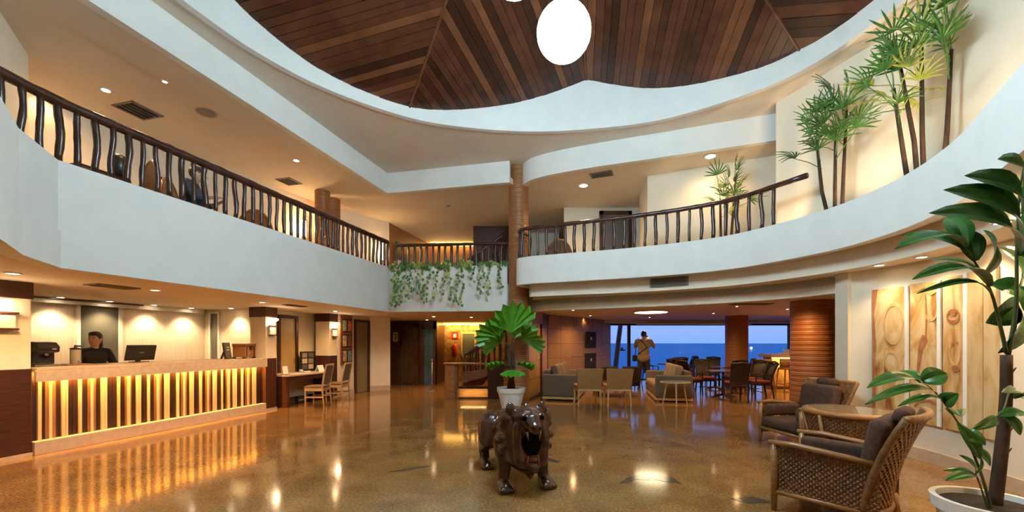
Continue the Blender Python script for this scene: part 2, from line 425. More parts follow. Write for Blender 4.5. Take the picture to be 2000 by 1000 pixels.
# lounge
lw = wall('wall_lounge_side', [(.42,10.7),(1.15,13.2),(4.0,16.75)], 0, 2.45, .12, M['dkwood'])
for (a_, b_, n_) in (((.42,10.7),(1.15,13.2),3),((1.15,13.2),(4.0,16.75),6)):
    A_, B_ = Vector(a_), Vector(b_); d_ = (B_-A_); l_ = d_.length/n_; d_.normalize(); nn_ = Vector((d_.y,-d_.x)); c_ = None
    for i in range(n_):
        for j in range(5):
            if n_ == 3 and i == 2: continue
            q_ = A_+d_*(l_*(i+.5))+nn_*.012
            MB().obox((q_.x,q_.y,.05+.476*(j+.5)), (l_/2-.006,.012,.232), math.atan2(d_.y,d_.x)).build('panel', M['bwood'], lw)
wall('wall_bar_side', [(13.2,17.2),(13.2,4.5)], 0, 2.9, .1, M['bwood'])
wall('wall_lounge_near', [(14,5.2),(5.3,6.1)], 0, 2.9, .1, M['cream'])
wall('wall_shell_low', [(3.9,17.3),(-13,17.3)], 0, 2.4, -.1, M['cream'])
# unseen shell behind the viewer
wall('wall_shell_front', [(-13,-4),(14,-4)], 0, 6, -.1, M['cream'])
wall('wall_shell_left', [(-12.9,18),(-12.9,-4)], 0, 6, -.1, M['cream'])
wall('wall_shell_right', [(13.9,-4),(13.9,18)], 2.9, 6, -.1, M['cream'])
wall('wall_shell_back', [(14,17.9),(-13,17.9)], 2.3, 6, -.1, M['cream'])
# second floor
wall('wall_gallery_left', [(-3.4,1.4),(-5.8,4.63),(-6.34,5.37),(-7.3,5.2),(-7.12,6.43),(-5.2,11.1),(-3.84,12.8)], 2.9, 5.4, .12, M['cream'])
wall('wall_gallery_hall', [(-3.84,12.8),(-3.15,15.6),(-1.2,15.6)], 2.9, 5.3, .1, M['midwood'])
wall('wall_gallery_stair', [(-1.15,13.2),(.4,13.2)], 2.9, 5.3, .1, M['dkwood'])
wall('wall_gallery_stair_side', [(-1.15,15.6),(-1.15,13.2)], 2.9, 5.3, -.1, M['dkwood'])
wall('wall_gallery_block', [(3.3,10.6),(3.06,9.25),(5.35,8.19)], 2.9, 5.3, .1, M['cream'])
wall('wall_gallery_back', [(1.45,11.4),(3.6,11.4)], 2.9, 5.3, .1, M['cream'])
wall('wall_gallery_deep', [(.2,14),(1.6,14)], 2.9, 5.3, .1, M['cream'])

# ---- sea and sky outside
struct(MB().box(-6000, 6000, 22, 14000, -9, -8).build('ground_sea', pm('dusk_sea', (.055,.36,.58), (.065,.39,.62), rough=.55, scale=.4, bump=.4, bscale=.9, spec=.35)))

# ================================================================== light fixtures
def spot(parent, power, col, size=120, blend=.6, r=.05, loc=(0,0,-.03), rot=(0,0,0)):
    l = bpy.data.lights.new('lamp_light', 'SPOT'); l.energy = power; l.color = col; l.spot_size = math.radians(size); l.spot_blend = blend; l.shadow_soft_size = r
    o = bpy.data.objects.new('lamp_light', l); o.parent = parent; o.location = loc; o.rotation_euler = rot; COL.objects.link(o); return o
def point(parent, power, col, r=.05, loc=(0,0,0)):
    l = bpy.data.lights.new('lamp_light', 'POINT'); l.energy = power; l.color = col; l.shadow_soft_size = r
    o = bpy.data.objects.new('lamp_light', l); o.parent = parent; o.location = loc; COL.objects.link(o); return o
def area(parent, power, col, sx, sy, loc, rot):
    l = bpy.data.lights.new('lamp_light', 'AREA'); l.energy = power; l.color = col; l.shape = 'RECTANGLE'; l.size = sx; l.size_y = sy
    o = bpy.data.objects.new('lamp_light', l); o.parent = parent; o.location = loc; o.rotation_euler = rot; COL.objects.link(o); return o
def downlight(x, y, z, label, power, col=WARM, size=130, group=None, r=.07, rot=(0,0,0)):
    t = thing('ceiling_downlight', label, 'light', (x, y, z), 0, group)
    MB().lathe([(r*.72,0),(r*.72,-.012),(r,-.012),(r*1.08,-.004),(r*1.08,0)], 20, cap=False).build('trim_ring', M['white'], t, True)
    MB().lathe([(r*.75,-.001),(r*.70,-.008),(r*.3,-.012)], 16).build('lens', M['warm_lens'], t, True)
    if power: spot(t, power, col, size, .7, .05, (0,0,-.03), rot)
    return t
def washer(s, t_, label, power):
    p = LP(s, t_); return downlight(p[0], p[1], 2.30, label, power, WARM2, 110, 'wall washing downlights behind the reception desk')
downlight(-5.69, 4.67, 2.30, 'round lit downlight in the soffit in front of the notice pillar', 60, size=150)
downlight(-5.36, 6.15, 2.30, 'round lit downlight over the front of the reception desk middle', 60, size=150)
downlight(-4.88, 8.00, 2.30, 'round lit downlight near the far end of the reception desk', 60, size=150)
downlight(-4.40, 10.2, 2.30, 'round lit downlight over the two small desk chairs', 60, size=150)
downlight(-2.35, 12.3, 2.30, 'bright round downlight in the low ceiling before the lifts', 45, size=150)
downlight(-2.9, 14.0, 2.30, 'small downlight close above the blue glass lift opening', 14, size=120)
downlight(-1.25, 12.6, 2.30, 'small downlight in the low ceiling above the lower stair', 40, size=140)
for k, (s_, t_) in enumerate([(1.24,1.86),(1.95,1.86),(2.73,1.86),(3.5,1.86)]):
    washer(s_, t_, ['downlight washing the plaster wall above the coffee machine','downlight washing the wall above the tall grey glass panel','downlight washing the wall behind the monitor','downlight washing the wall corner beside the narrow glass strip'][k], 44)
washer(3.78, 1.05, 'downlight washing the end wall above the picture frame', 40)
downlight(-6.05, 6.10, 5.27, 'bright round downlight in the gallery ceiling near the square vent', 42, size=150)
downlight(-7.0, 6.2, 5.27, 'round gallery downlight half hidden behind the branch railing', 10, size=150)
downlight(-5.0, 5.9, 5.27, 'tiny pale downlight in the gallery ceiling by the beam', 20, r=.04)
downlight(-4.45, 8.45, 5.27, 'round downlight tight against the long gallery beam', 34, size=150)
downlight(-4.9, 10.9, 5.27, 'round gallery downlight behind the brown gallery columns', 26, size=150)
downlight(1.71, 9.8, 5.27, 'wide glowing ceiling lamp in front of the dark gallery door', 55, WARM2, r=.13, size=150)
downlight(4.0, 8.26, 5.27, 'wide glowing ceiling lamp behind the small gallery palm', 24, WARM2, r=.13, size=150)
for k, (x, y) in enumerate([(4.93,5.5),(4.98,4.98),(4.9,4.35)]):
    downlight(x, y, 2.55, ['spot above the first art panel beside the switch','spot above the gap of the second art panel','spot above the last pale art panels'][k], 21, WARM2, 110, 'spots washing the art panels')
for k, (x, y, z) in enumerate(((4.25,3.55,2.55),(3.9,2.7,2.55),(2.6,.75,2.55),(.9,.05,2.55),(-1.2,.1,2.30),(-3.2,1.0,2.30),(-4.6,3.0,2.30))):  # those beyond the palm pair are added, unseen, to warm the foreground
    downlight(x, y, z, ['balcony underside downlight above the corner palm','balcony underside downlight just nearer than the corner palm','balcony underside downlight behind the corner palm pot','balcony underside downlight nearly overhead','lobby soffit downlight nearly overhead','lobby soffit downlight between the viewer and the desk','lobby soffit downlight before the notice pillar bend'][k], (30,34,36,30,30,50,55)[k], WARM2, 150)
downlight(9.3, 9.0, 2.42, 'small downlight over the bar shelves beyond the thick column', 25)
downlight(9.5, 12.0, 2.42, 'downlight over the bar counter and the wicker stools', 45, WARM)
t = thing('ceiling_lamp', 'flat oval glowing lamp on the lounge ceiling', 'light', (4.0,11.8,2.42))
MB().lathe([(.34,0),(.49,-.01),(.50,-.04),(.45,-.04)], 36, cap=False).build('rim', M['white'], t, True)
MB().lathe([(.46,-.02),(.45,-.045),(.28,-.055),(.02,-.06)], 36).build('diffuser', M['oval_lamp'], t, True)
for k, (x, y) in enumerate(((1.7,11.4),(2.6,13.6),(5.6,10.2),(6.2,12.6),(7.4,11.0),(4.9,14.6),(8.6,15.0),(5.75,8.25),(2.6,15.0))):  # the one before the thick column is added to brighten its front
    downlight(x, y, 2.42, ['lounge downlight above the sofa by the brown wall','lounge downlight above the dark square armchairs','lounge downlight before the dark dining chairs','lounge downlight above the middle dining table','lounge downlight between the thick column and the bar','lounge downlight near the photographer','lounge downlight by the window beyond the bar','lounge downlight just before the thick column','lounge downlight near the black wall pictures'][k], (75,50,42,42,42,36,36,50,50)[k], size=150, r=.05)
# cluster of globe lamps hanging from the apex of the timber roof
t = thing('globe_pendant', 'cluster of big glowing white glass globes hanging from the timber ceiling', 'lamp', (.45,4.0,7.85))
MB().lathe([(.02,.0),(.16,-.01),(.16,-.05),(.03,-.07)], 24).build('canopy', M['steel'], t, True)
for (x, y, z, r) in ((.53,4.19,4.68,.275),(.02,3.95,5.12,.25),(.52,3.95,5.35,.26),(.95,3.6,4.95,.25),(.3,3.3,4.7,.26)):
    lx, ly, lz = x-.45, y-4.0, z-7.85
    MB().ball((lx,ly,lz), r, nu=28, nv=18).build('globe', M['globe'], t, True)
    MB().tube([(lx*.2,ly*.2,-.05),(lx,ly,lz+r*.98)], .008, 6).build('cord', M['black'], t)
    MB().lathe([(.05,-.03),(.05,.05),(.015,.08)], 14, (lx,ly,lz+r)).build('cap', M['steel'], t, True)
# cove light strips
t = thing('cove_light', 'warm strip light hidden above the gold stone wall', 'light', (-2.0,16.25,2.24))
MB().box(-.9,1.2,-.05,.03,-.02,.03).build('strip', M['led'], t); area(t, 15, (1,.62,.18), 2.0, .08, (.1,0,-.03), (math.radians(25),0,0))
t = thing('cove_light', 'amber cove strip along the far gallery ceiling edge', 'light', (-2.2,15.4,5.18))
MB().box(-.85,.85,-.03,.03,-.03,.03).build('strip', M['led'], t); area(t, 2.5, (1,.62,.18), 1.7, .06, (0,-.05,.04), (math.radians(150),0,0))
# vents
def vent(x, y, z, w, d, label, rz=0, nsl=5):
    t = thing('air_vent', label, 'vent', (x,y,z), rz)
    f = MB(); f.box(-w/2,w/2,-d/2,-d/2+.03,-.015,0); f.box(-w/2,w/2,d/2-.03,d/2,-.015,0); f.box(-w/2,-w/2+.03,-d/2,d/2,-.015,0); f.box(w/2-.03,w/2,-d/2,d/2,-.015,0)
    f.build('frame', M['vent'], t); MB().box(-w/2+.02,w/2-.02,-d/2+.02,d/2-.02,-.004,-.001).build('backing', M['ventdk'], t)
    for i in range(nsl):
        y0 = -d/2+.05+(d-.1)*i/(nsl-1)
        MB().obox((0,y0,-.012), (w/2-.03,.018,.003), Matrix.Rotation(.6,3,'X')).build('slat', M['vent'], t)
vent(-6.06, 6.64, 5.27, .46, .46, 'square dark louvred vent in the gallery ceiling near the bright downlight', ANG)
vent(-5.2, 9.55, 5.27, .4, .4, 'small square vent in the gallery ceiling by the brown columns', ANG)
vent(2.0, 9.15, 5.27, .5, .3, 'grey rectangular vent in the gallery ceiling above the balcony curve', -.4)
vent(-5.6, 5.75, 2.30, .5, .3, 'long vent in the soffit before the reception desk', ANG)
vent(-4.6, 8.7, 2.30, .5, .2, 'narrow vent in the soffit near the far end of the desk', ANG)
vent(5.6, 9.6, 2.42, .9, .3, 'long flush vent in the lounge ceiling near the thick column', 0)
t = thing('ceiling_speaker', 'round flush speaker in the gallery ceiling beside the beam', 'speaker', (-5.0,6.7,5.27))
MB().lathe([(.13,0),(.13,-.012),(.11,-.016)], 24).build('grille', M['vent'], t, True); MB().lathe([(.145,0),(.145,-.008),(.13,-.01)], 24, cap=False).build('rim', M['vent'], t, True)
t = thing('smoke_detector', 'small round smoke detector on the ceiling above the planter', 'detector', (-1.75,11.2,5.27))
MB().lathe([(.06,0),(.06,-.02),(.035,-.04)], 20).build('body', M['vent'], t, True); MB().lathe([(.075,0),(.075,-.008)], 20).build('base', M['white'], t, True)
# vent in the curved step of the lounge ceiling
i1 = min(range(len(b1)), key=lambda i: abs(b1[i][0]/b1[i][1]-.379)); q0, q1 = Vector(b1[i1-1]), Vector(b1[i1+1]); va = math.atan2((q1-q0).y, (q1-q0).x)
t = thing('air_vent', 'wide brown grille vent set in the curved balcony underside', 'vent', (b1[i1][0], b1[i1][1], 2.71), va)
MB().box(-.36,.36,-.03,.03,-.09,.09).build('frame', M['vent'], t)
for i in range(6): MB().box(-.33,.33,-.045 if SGN>0 else .0,.0 if SGN>0 else .045,-.075+i*.028,-.063+i*.028).build('slat', M['ventdk'], t)

# ================================================================== columns, pillars, doors
def column(x, y, r, z0, z1, label):
    t = thing('column', label, 'column', (x,y,z0)); h = z1-z0
    pr = [(r,0)]; nb = max(4, int(h/.11))
    for i in range(nb):
        a = h*i/nb; b = h*(i+1)/nb; pr += [(r*.992,a+.002),(r,a+.008),(r,b-.004)]
    MB().lathe(pr, 36).build('shaft', M['colwood'], t, True, ang=35)
    MB().lathe([(r*1.03,0),(r*1.03,.06),(r,.075)], 36).build('base_ring', M['dkwood'], t, True, ang=35)
column(.16, 9.95, .24, 0, 5.76, 'tall round column of banded brown wood rising through both floors')
column(6.55, 8.95, .40, 0, 2.42, 'thick round banded wood column beside the wicker armchairs')
column(7.62, 13.9, .35, 0, 2.42, 'round banded wood column standing against the sea window')
column(-4.72, 10.2, .18, 2.95, 5.27, 'slim brown column on the gallery nearest the branch railing')
column(-4.72, 10.75, .20, 2.95, 5.27, 'slim brown column on the gallery just behind its twin')
def pillar(s0, s1, t1, label):
    p = lth('pillar', label, 'pillar', s0, 0); d = s1-s0
    MB().box(0,d,0,t1,0,1.16).build('wainscot', M['dkwood'], p, bevel=.008)
    MB().box(.01,d-.01,.01,t1-.01,1.16,2.08).build('shaft', M['cream'], p)
    MB().box(-.01,d+.01,-.015,t1+.01,2.08,2.30).build('cap', M['dkwood'], p, bevel=.008)
    MB().box(0,d,-.012,0,0,.05).build('skirting', M['marble'], p)
pillar(-1.3, -.01, .6, 'wide square pillar with dark base before the reception desk')
pillar(3.7, 4.0, .44, 'narrow square pillar between the reception desk and small desk')
pillar(5.76, 6.07, .46, 'narrow square pillar beside the framed picture column')
def sconce(s, z, w, label, big):
    t = lth('wall_sconce', label, 'sconce', s, -.016, z)
    MB().box(-w/2,w/2,-.05,0,.09,.115).build('top_bar', M['dkwood'], t); MB().box(-w/2,w/2,-.05,0,-.115,-.09).build('bottom_bar', M['dkwood'], t)
    MB().box(-w*.42,w*.42,-.03,-.002,-.09,.09).build('frosted_plate', M['cream'] if big else M['white'], t)
    MB().lathe([(.02,.20),(.06,.22),(.075,.26),(.05,.27)], 18, (0,-.09,0)).build('bulb_shade', M['warm_soft'], t, True)
    point(t, 3.5, WARM2, .04, (0,-.13,.18))
sconce(-.32, 1.78, .32, 'glowing sconce plate with two dark bars on the wide pillar', True)
sconce(3.85, 1.78, .18, 'glowing sconce on the pillar at the end of the reception desk', False)
sconce(5.92, 1.78, .18, 'glowing sconce on the pillar next to the framed pictures', False)
def door(name, s0, s1, t_, ztop, leaf, frame, label=None):
    o = MB(); o.box(s0,s0+.07,t_-.03,t_+.06,0,ztop); o.box(s1-.07,s1,t_-.03,t_+.06,0,ztop); o.box(s0,s1,t_-.03,t_+.06,ztop-.08,ztop)
    d = struct(o.build(name, frame)); d.matrix_world = Lm
    MB().box(s0+.07,s1-.07,t_+.01,t_+.04,.01,ztop-.08).build('door_leaf', leaf, d); MB().tube([(s1-.13,t_-.03,.98),(s1-.13,t_-.03,1.1)], .012, 8).build('handle', M['steel'], d)
door('door_1', 4.62, 5.26, .58, 2.2, pm('frosted_door_glass', (.42,.30,.13), (.36,.25,.10), rough=.35, scale=3), M['dkwood'])
door('door_2', 6.82, 7.56, .0, 2.2, pm('olive_door_panel', (.22,.16,.07), (.27,.2,.09), rough=.35, scale=3, stretch=(6,6,.6)), M['dkwood'])
# gallery door, lounge door
def door_at(name, x, y, rz, w, z0, h, leaf, frame):
    o = MB(); o.box(-w/2,-w/2+.09,-.06,.03,0,h); o.box(w/2-.09,w/2,-.06,.03,0,h); o.box(-w/2,w/2,-.06,.03,h-.1,h)
    d = struct(o.build(name, frame)); d.location = (x,y,z0); d.rotation_euler.z = rz
    MB().box(-w/2+.09,w/2-.09,-.02,.02,.01,h-.1).build('door_leaf', leaf, d); MB().tube([(w/2-.16,-.05,1.0),(w/2-.16,-.05,1.15)], .012, 8).build('handle', M['steel'], d)
door_at('door_3', 2.87, 11.36, 0, .88, 2.95, 2.2, pm('grey_door_panel', (.11,.10,.10), (.13,.12,.12), rough=.4, scale=4), M['dkwood'])
d_ = Vector((1.15-.42, 13.2-10.7)).normalized()
door_at('door_4', .98, 12.45, math.atan2(d_.y,d_.x)-PI, .95, 0, 2.05, M['bwood'], M['dkwood'])
# lift doors and glass opening
def panel_door(name, x, w, y, h, leafm, frame, n=2):
    o = MB(); o.box(-w/2,-w/2+.08,-.05,.02,0,h); o.box(w/2-.08,w/2,-.05,.02,0,h); o.box(-w/2,w/2,-.05,.02,h-.1,h)
    d = struct(o.build(name, frame)); d.location = (x,y,0); iw = (w-.16)/n
    for i in range(n): MB().box(-w/2+.08+iw*i+.004, -w/2+.08+iw*(i+1)-.004, -.015, .015, .01, h-.1).build('door_leaf', leafm, d)
panel_door('door_5', -3.72, .72, 14.66, 2.15, pm('bronze_lift_leaf', (.09,.065,.035), (.13,.095,.055), rough=.25, metal=.7, scale=3, stretch=(10,10,.5)), M['dkwood'])
panel_door('door_6', -2.98, .5, 14.66, 2.1, pm('blue_lit_glass', (.05,.11,.20), (.07,.15,.26), rough=.15, scale=2), M['dkwood'])
t = thing('number_sign', 'small yellow sign with a dark 2 on the lift wall', 'sign', (-4.15,14.63,1.72))
MB().box(-.10,.10,-.02,.0,-.17,.17).build('plate', pm('yellow_sign_paint', (.62,.42,.06), (.66,.46,.08), rough=.4), t, bevel=.005)
def text(name, body, size, mat, parent, loc, rot=(PI/2,0,0), ext=.003):
    c = bpy.data.curves.new(name, 'FONT'); c.body = body; c.size = size; c.extrude = ext; c.align_x = 'CENTER'; c.align_y = 'CENTER'
    o = bpy.data.objects.new(name, c); dg = bpy.context.evaluated_depsgraph_get
    COL.objects.link(o); bpy.context.view_layer.update()
    me = bpy.data.meshes.new_from_object(o.evaluated_get(dg())); bpy.data.objects.remove(o); me.materials.clear(); me.materials.append(mat)
    r = bpy.data.objects.new(name, me); COL.objects.link(r); r.parent = parent; r.location = loc; r.rotation_euler = rot; return r
text('digit', '2', .26, M['black'], t, (0,-.024,0))
t = thing('stanchion_post', 'slim steel post standing on the floor before the lifts', 'post', (-2.52,12.9,0))
MB().lathe([(.11,0),(.11,.015),(.03,.03)], 20).build('foot', M['steel'], t, True); MB().tube([(0,0,.02),(0,0,.92)], .022, 12).build('pole', M['steel'], t, True); MB().ball((0,0,.95), .04).build('knob', M['steel'], t, True)
# stone wall things: fire point, notice board, exit sign
t = thing('fire_extinguisher', 'red fire extinguisher hanging on the gold stone wall', 'extinguisher', (-2.3,16.41,.95))
MB().lathe([(.06,0),(.085,.02),(.085,.42),(.05,.5),(.03,.52)], 18).build('cylinder', pm('red_enamel', (.5,.02,.015), (.55,.03,.02), rough=.3), t, True); MB().tube([(0,0,.52),(0,-.02,.58),(.08,-.03,.58)], .015, 8).build('valve', M['black'], t, True); MB().tube([(0,-.03,.55),(-.1,-.05,.4),(-.1,-.04,.15)], .014, 8).build('hose', M['black'], t, True)
MB().box(-.05,.05,.04,.088,.28,.36).build('bracket', M['black'], t)
t = thing('fire_sign', 'red square fire sign above the extinguisher on the stone wall', 'sign', (-2.3,16.5,1.82))
MB().box(-.14,.14,-.02,.0,-.14,.14).build('plate', pm('red_sign_paint', (.5,.025,.02), (.52,.03,.02), rough=.4), t); MB().box(-.06,.06,-.026,-.02,-.09,.05).build('symbol', M['white'], t)
t = thing('notice_board', 'pale framed notice board on the gold stone wall', 'board', (-1.75,16.5,1.45))
f = MB(); f.box(-.3,.3,-.03,0,.42,.5); f.box(-.3,-.24,-.03,0,-.5,.42); f.box(.24,.3,-.03,0,-.5,.42); f.box(-.3,.3,-.03,0,-.5,-.45); f.build('frame', M['paleoak'], t); MB().box(-.24,.24,-.015,-.002,-.45,.42).build('board', M['glass_dk'], t)
t = thing('exit_sign', 'small green sign high on the stone wall beside the stair', 'sign', (-1.05,16.5,1.72))
MB().box(-.15,.15,-.04,.0,-.1,.1).build('case', pm('green_sign', (.02,.16,.07), (.02,.18,.08), rough=.4), t, bevel=.006); MB().box(-.07,.07,-.045,-.04,-.05,.05).build('symbol', M['white'], t)

# ================================================================== branch railings
BAL = []
for i in range(10):
    rr = random.Random(i); p = []; r_ = []
    a0 = rr.uniform(0,6); amp = rr.uniform(.007,.020); ph = rr.uniform(0,6)
    for k in range(9):
        z = k/8; p.append((amp*math.sin(ph+z*5.2)*math.cos(a0)*math.sin(PI*z)**.4 if 0<z<1 else 0, amp*math.sin(ph+z*4.1)*math.sin(a0)*math.sin(PI*z)**.4 if 0<z<1 else 0, z)); r_.append(rr.uniform(.027,.034))
    me = MB().tube(p, r_, 7); o = me.build('baluster', M['railwood'], None, True); BAL.append(o.data); bpy.data.objects.remove(o)
def railing(name, label, path, h, spacing, rail_r=.042, loc0=None, lo=0.0, over=0.0, cat='railing', mid=False, mat='railwood'):
    P = resample(path, .1); a = Vector(path[0]); t = thing(name, label, cat, tuple(a))
    rp = [p-a+Vector((random.uniform(-.006,.006),random.uniform(-.006,.006),h)) for p in P]
    if over: rp = rp + [rp[-1]+(rp[-1]-rp[-3]).normalized()*over*.5, rp[-1]+(rp[-1]-rp[-3]).normalized()*over]
    MB().tube(rp, [rail_r*random.uniform(.9,1.1) for _ in rp], 9).build('handrail', M[mat], t, True)
    if mid: MB().tube([p-Vector((0,0,h-.06)) for p in rp], rail_r*.6, 8).build('bottom_rail', M[mat], t, True)
    for q in resample(path, spacing):
        o = bpy.data.objects.new('baluster', random.choice(BAL)); COL.objects.link(o); o.parent = t; o.location = q-a+Vector((0,0,lo)); o.rotation_euler.z = random.uniform(0,6.28)
        k = random.uniform(.85,1.2); o.scale = (k,k,h-lo)
    return t
EL3 = [Vector((*p,3.40)) for p in offset(EDGE_L,.07)]
railing('balcony_railing', 'long dark branch railing along the straight gallery above the reception', [Vector((-4.62,2.6,3.4)),Vector((-4.80,3.7,3.4)),Vector((-4.78,4.27,3.4)),EL3[6]], .64, .155, .055)
ER3 = [Vector((*p,3.40)) for p in offset(EDGE_R,SGN*.07)]
ie = max(i for i in range(len(ER3)) if ER3[i].y > 6.62)
railing('balcony_railing', 'dark branch railing following the curved balcony with the small palm', ER3[1:ie+1], .64, .2, over=.5)
railing('balcony_railing', 'dark branch railing behind the planter with trailing vines', [Vector((-3.0,10.62,3.0)),Vector((-.1,10.4,3.0))], 1.03, .16)
railing('stair_railing', 'sloping branch railing of the dark upper stair beyond the planter', [Vector((-1.35,12.53,3.22)),Vector((-.1,12.53,4.13))], .8, .17)
railing('stair_railing', 'far sloping branch railing beside the upper stair wall', [Vector((-1.25,12.93,3.0)),Vector((-.12,12.93,3.86))], .8, .2)

t = thing('staircase', 'dark upper staircase climbing beyond the planter railing', 'staircase', (-1.4,12.55,2.95))
for i in range(6):
    MB().box(.05+i*.21, .05+(i+1)*.21+.02, 0, .42, .16*i+.12, .16*(i+1)).build('tread', M['redwood'], t)
    MB().box(.05+i*.21, .05+i*.21+.02, 0, .42, .16*i, .16*i+.12).build('riser', M['dkwood'], t)
MB().add([(.0,-.04,0),(.0,0,0),(1.35,0,.9),(1.35,-.04,.9),(.0,-.04,.25),(.0,0,.25),(1.35,0,1.22),(1.35,-.04,1.22)], [(0,1,2,3),(7,6,5,4),(0,3,7,4),(1,5,6,2),(0,4,5,1),(3,2,6,7)]).build('stringer', M['dkwood'], t)
# ================================================================== lower stair beside the tall column
t = thing('staircase', 'wooden staircase rising behind the boxed wooden stair enclosure', 'staircase', (-1.75,11.5,0))
for i in range(7):
    MB().box(.35+i*.27, .35+(i+1)*.27+.03, .15, 1.25, .17*i+.13, .17*(i+1)).build('tread', M['redwood'], t)
    MB().box(.35+i*.27, .35+i*.27+.02, .15, 1.25, .17*i, .17*i+.13).build('riser', M['midwood'], t)
MB().add([(.3,.1,0),(.3,.15,0),(2.2,.15,1.16),(2.2,.1,1.16),(.3,.1,.28),(.3,.15,.28),(2.2,.15,1.46),(2.2,.1,1.46)], [(0,1,2,3),(7,6,5,4),(0,3,7,4),(1,5,6,2),(0,4,5,1),(3,2,6,7)]).build('stringer', M['redwood'], t)
t = thing('stair_enclosure', 'boxed dark wood enclosure with flat ledge at the stair foot', 'enclosure', (-1.95,11.0,0))
f = MB().prism([(.15,.0),(.42,-.12),(.50,-.06),(.50,.12),(.15,.25)], 0, .92); f.build('corner_post', M['midwood'], t, bevel=.01)
MB().box(1.30,1.72,-.02,.14,0,.92).build('end_post', M['dkwood'], t, bevel=.01)
MB().prism([(.10,-.02),(.42,-.17),(1.75,-.10),(1.75,.18),(.12,.28)], .92, .965).build('ledge', M['redwood'], t, bevel=.008)
MB().box(.50,1.30,.04,.10,.27,.33).build('rail_board', M['dkwood'], t)
MB().box(.50,1.30,.30,.36,.02,.27).build('lit_riser', M['paleoak'], t)
MB().box(.50,1.30,.0,.12,0,.04).build('plinth', M['dkwood'], t)
MB().add([(.62,.09,.42),(1.30,.09,.60),(1.30,.09,.80),(.62,.09,.72),(.62,.13,.42),(1.30,.13,.60),(1.30,.13,.80),(.62,.13,.72)], [(0,1,2,3),(7,6,5,4),(0,4,5,1),(1,5,6,2),(2,6,7,3),(3,7,4,0)]).build('carved_board', M['redwood'], t)
area(t, 1.1, (1,.6,.2), .7, .03, (.9,.15,.25), (0,0,0))
railing('stair_railing', 'near sloping branch railing of the lower stair', [Vector((-1.35,11.55,.30)),Vector((.33,11.55,1.38))], .85, .2, cat='railing')
railing('stair_railing', 'rear sloping branch railing of the lower stair against the stone wall', [Vector((-1.4,12.8,.26)),Vector((.33,12.8,1.38))], .85, .2)

# ================================================================== reception desk
M['slat_pale'] = pm('pale_slat_wood', (.62,.42,.20), (.72,.52,.28), rough=.45, scale=6, stretch=(1,1,.1))
M['slat_red'] = pm('orange_slat_wood', (.26,.10,.03), (.34,.14,.05), rough=.45, scale=6, stretch=(1,1,.1))
M['slat_dark'] = pm('dark_slat_wood', (.030,.010,.006), (.05,.018,.010), rough=.4, scale=6, stretch=(1,1,.1))
t = lth('reception_desk', 'long reception desk with stone top and lit striped wooden front', 'desk', 0, 0)
MB().box(0,3.69,-.06,.66,1.13,1.17).build('top_slab', M['marble'], t, bevel=.006)
MB().box(0,3.69,-.06,-.01,.98,1.128).build('apron', M['marble'], t, bevel=.004)
MB().box(0,3.69,-.03,.14,0,.18).build('plinth', M['marble'], t, bevel=.006)
MB().box(.02,3.67,.10,.60,.18,1.12).build('body', M['slat_dark'], t)
x = .03; k = 0; rr = random.Random(3)
while x < 3.60:
    kind = ['slat_dark','slat_pale','slat_dark','slat_red','slat_pale','slat_red','slat_dark','slat_pale','slat_pale','slat_dark'][k % 10]
    w = {'slat_dark': rr.uniform(.038,.075), 'slat_pale': rr.uniform(.026,.048), 'slat_red': rr.uniform(.022,.045)}[kind]
    d = {'slat_dark': .085, 'slat_pale': .06, 'slat_red': .072}[kind]
    MB().box(x, min(x+w,3.66)-.004, d, .10, .181, 1.12).build('slat', M[kind], t); x += w; k += 1
MB().box(.03,3.66,.0,.03,1.105,1.128).build('led_strip', M['led'], t)
area(t, 55, (1,.55,.12), 3.6, .03, (1.85,.015,1.10), (math.radians(-4),0,0))
# things on the desk (local x along the desk, y towards the wall)
t = lth('coffee_machine', 'black rounded coffee machine at the pillar end of the desk', 'coffee machine', .24, .28, 1.17)
f = MB(); f.prism([(-.13,-.09),(-.10,-.13),(.10,-.13),(.13,-.09),(.13,.16),(-.13,.16)], 0, .03); f.build('drip_tray', M['steel'], t)
f = MB(); f.add(*(lambda pr: ([(x,y,z) for x in (-.12,.12) for (y,z) in pr], [tuple(range(len(pr))), tuple(range(2*len(pr)-1,len(pr)-1,-1))]+[(i,i+len(pr),(i+1)%len(pr)+len(pr),(i+1)%len(pr)) for i in range(len(pr))]))([(.0,.03),(.16,.03),(.16,.30),(.10,.35),(-.05,.34),(-.12,.28),(-.11,.20),(.0,.19)])); f.build('body', M['black'], t, bevel=.015)
MB().tube([(0,-.06,.20),(0,-.06,.15)], .022, 10).build('spout', M['steel'], t, True); MB().lathe([(.02,0),(.024,.01),(.02,.012)], 12, (.05,-.125,.24)).build('knob', M['white'], t, True)
t = lth('drink_dispenser', 'glass juice dispenser with black lid on a wooden tray', 'dispenser', .60, .30, 1.17)
MB().box(-.15,.15,-.10,.10,0,.02).build('tray', M['midwood'], t, bevel=.006)
MB().lathe([(.055,.02),(.06,.03),(.06,.22),(.05,.235)], 20).build('jar', pm('pale_jar_glass', (.62,.55,.44), (.66,.58,.46), rough=.08, trans=.5), t, True)
MB().lathe([(.062,.235),(.062,.25),(.02,.262),(.014,.29),(.02,.30)], 20).build('lid', M['black'], t, True); MB().tube([(0,-.055,.06),(0,-.10,.06),(0,-.10,.04)], .01, 8).build('tap', M['steel'], t, True)
MB().tube([(.0,.0,.285),(.09,.0,.285)], .012, 8).build('lid_handle', M['black'], t, True)
t = lth('computer_monitor', 'black computer monitor seen from behind on the reception desk', 'monitor', 1.56, .45, 1.17)
R = Matrix.Rotation(math.radians(-12), 3, 'X') 
MB().obox((0,0,.165), (.225,.018,.135), Matrix.Rotation(math.radians(14),3,'X')).build('screen_case', M['black'], t, bevel=.012)
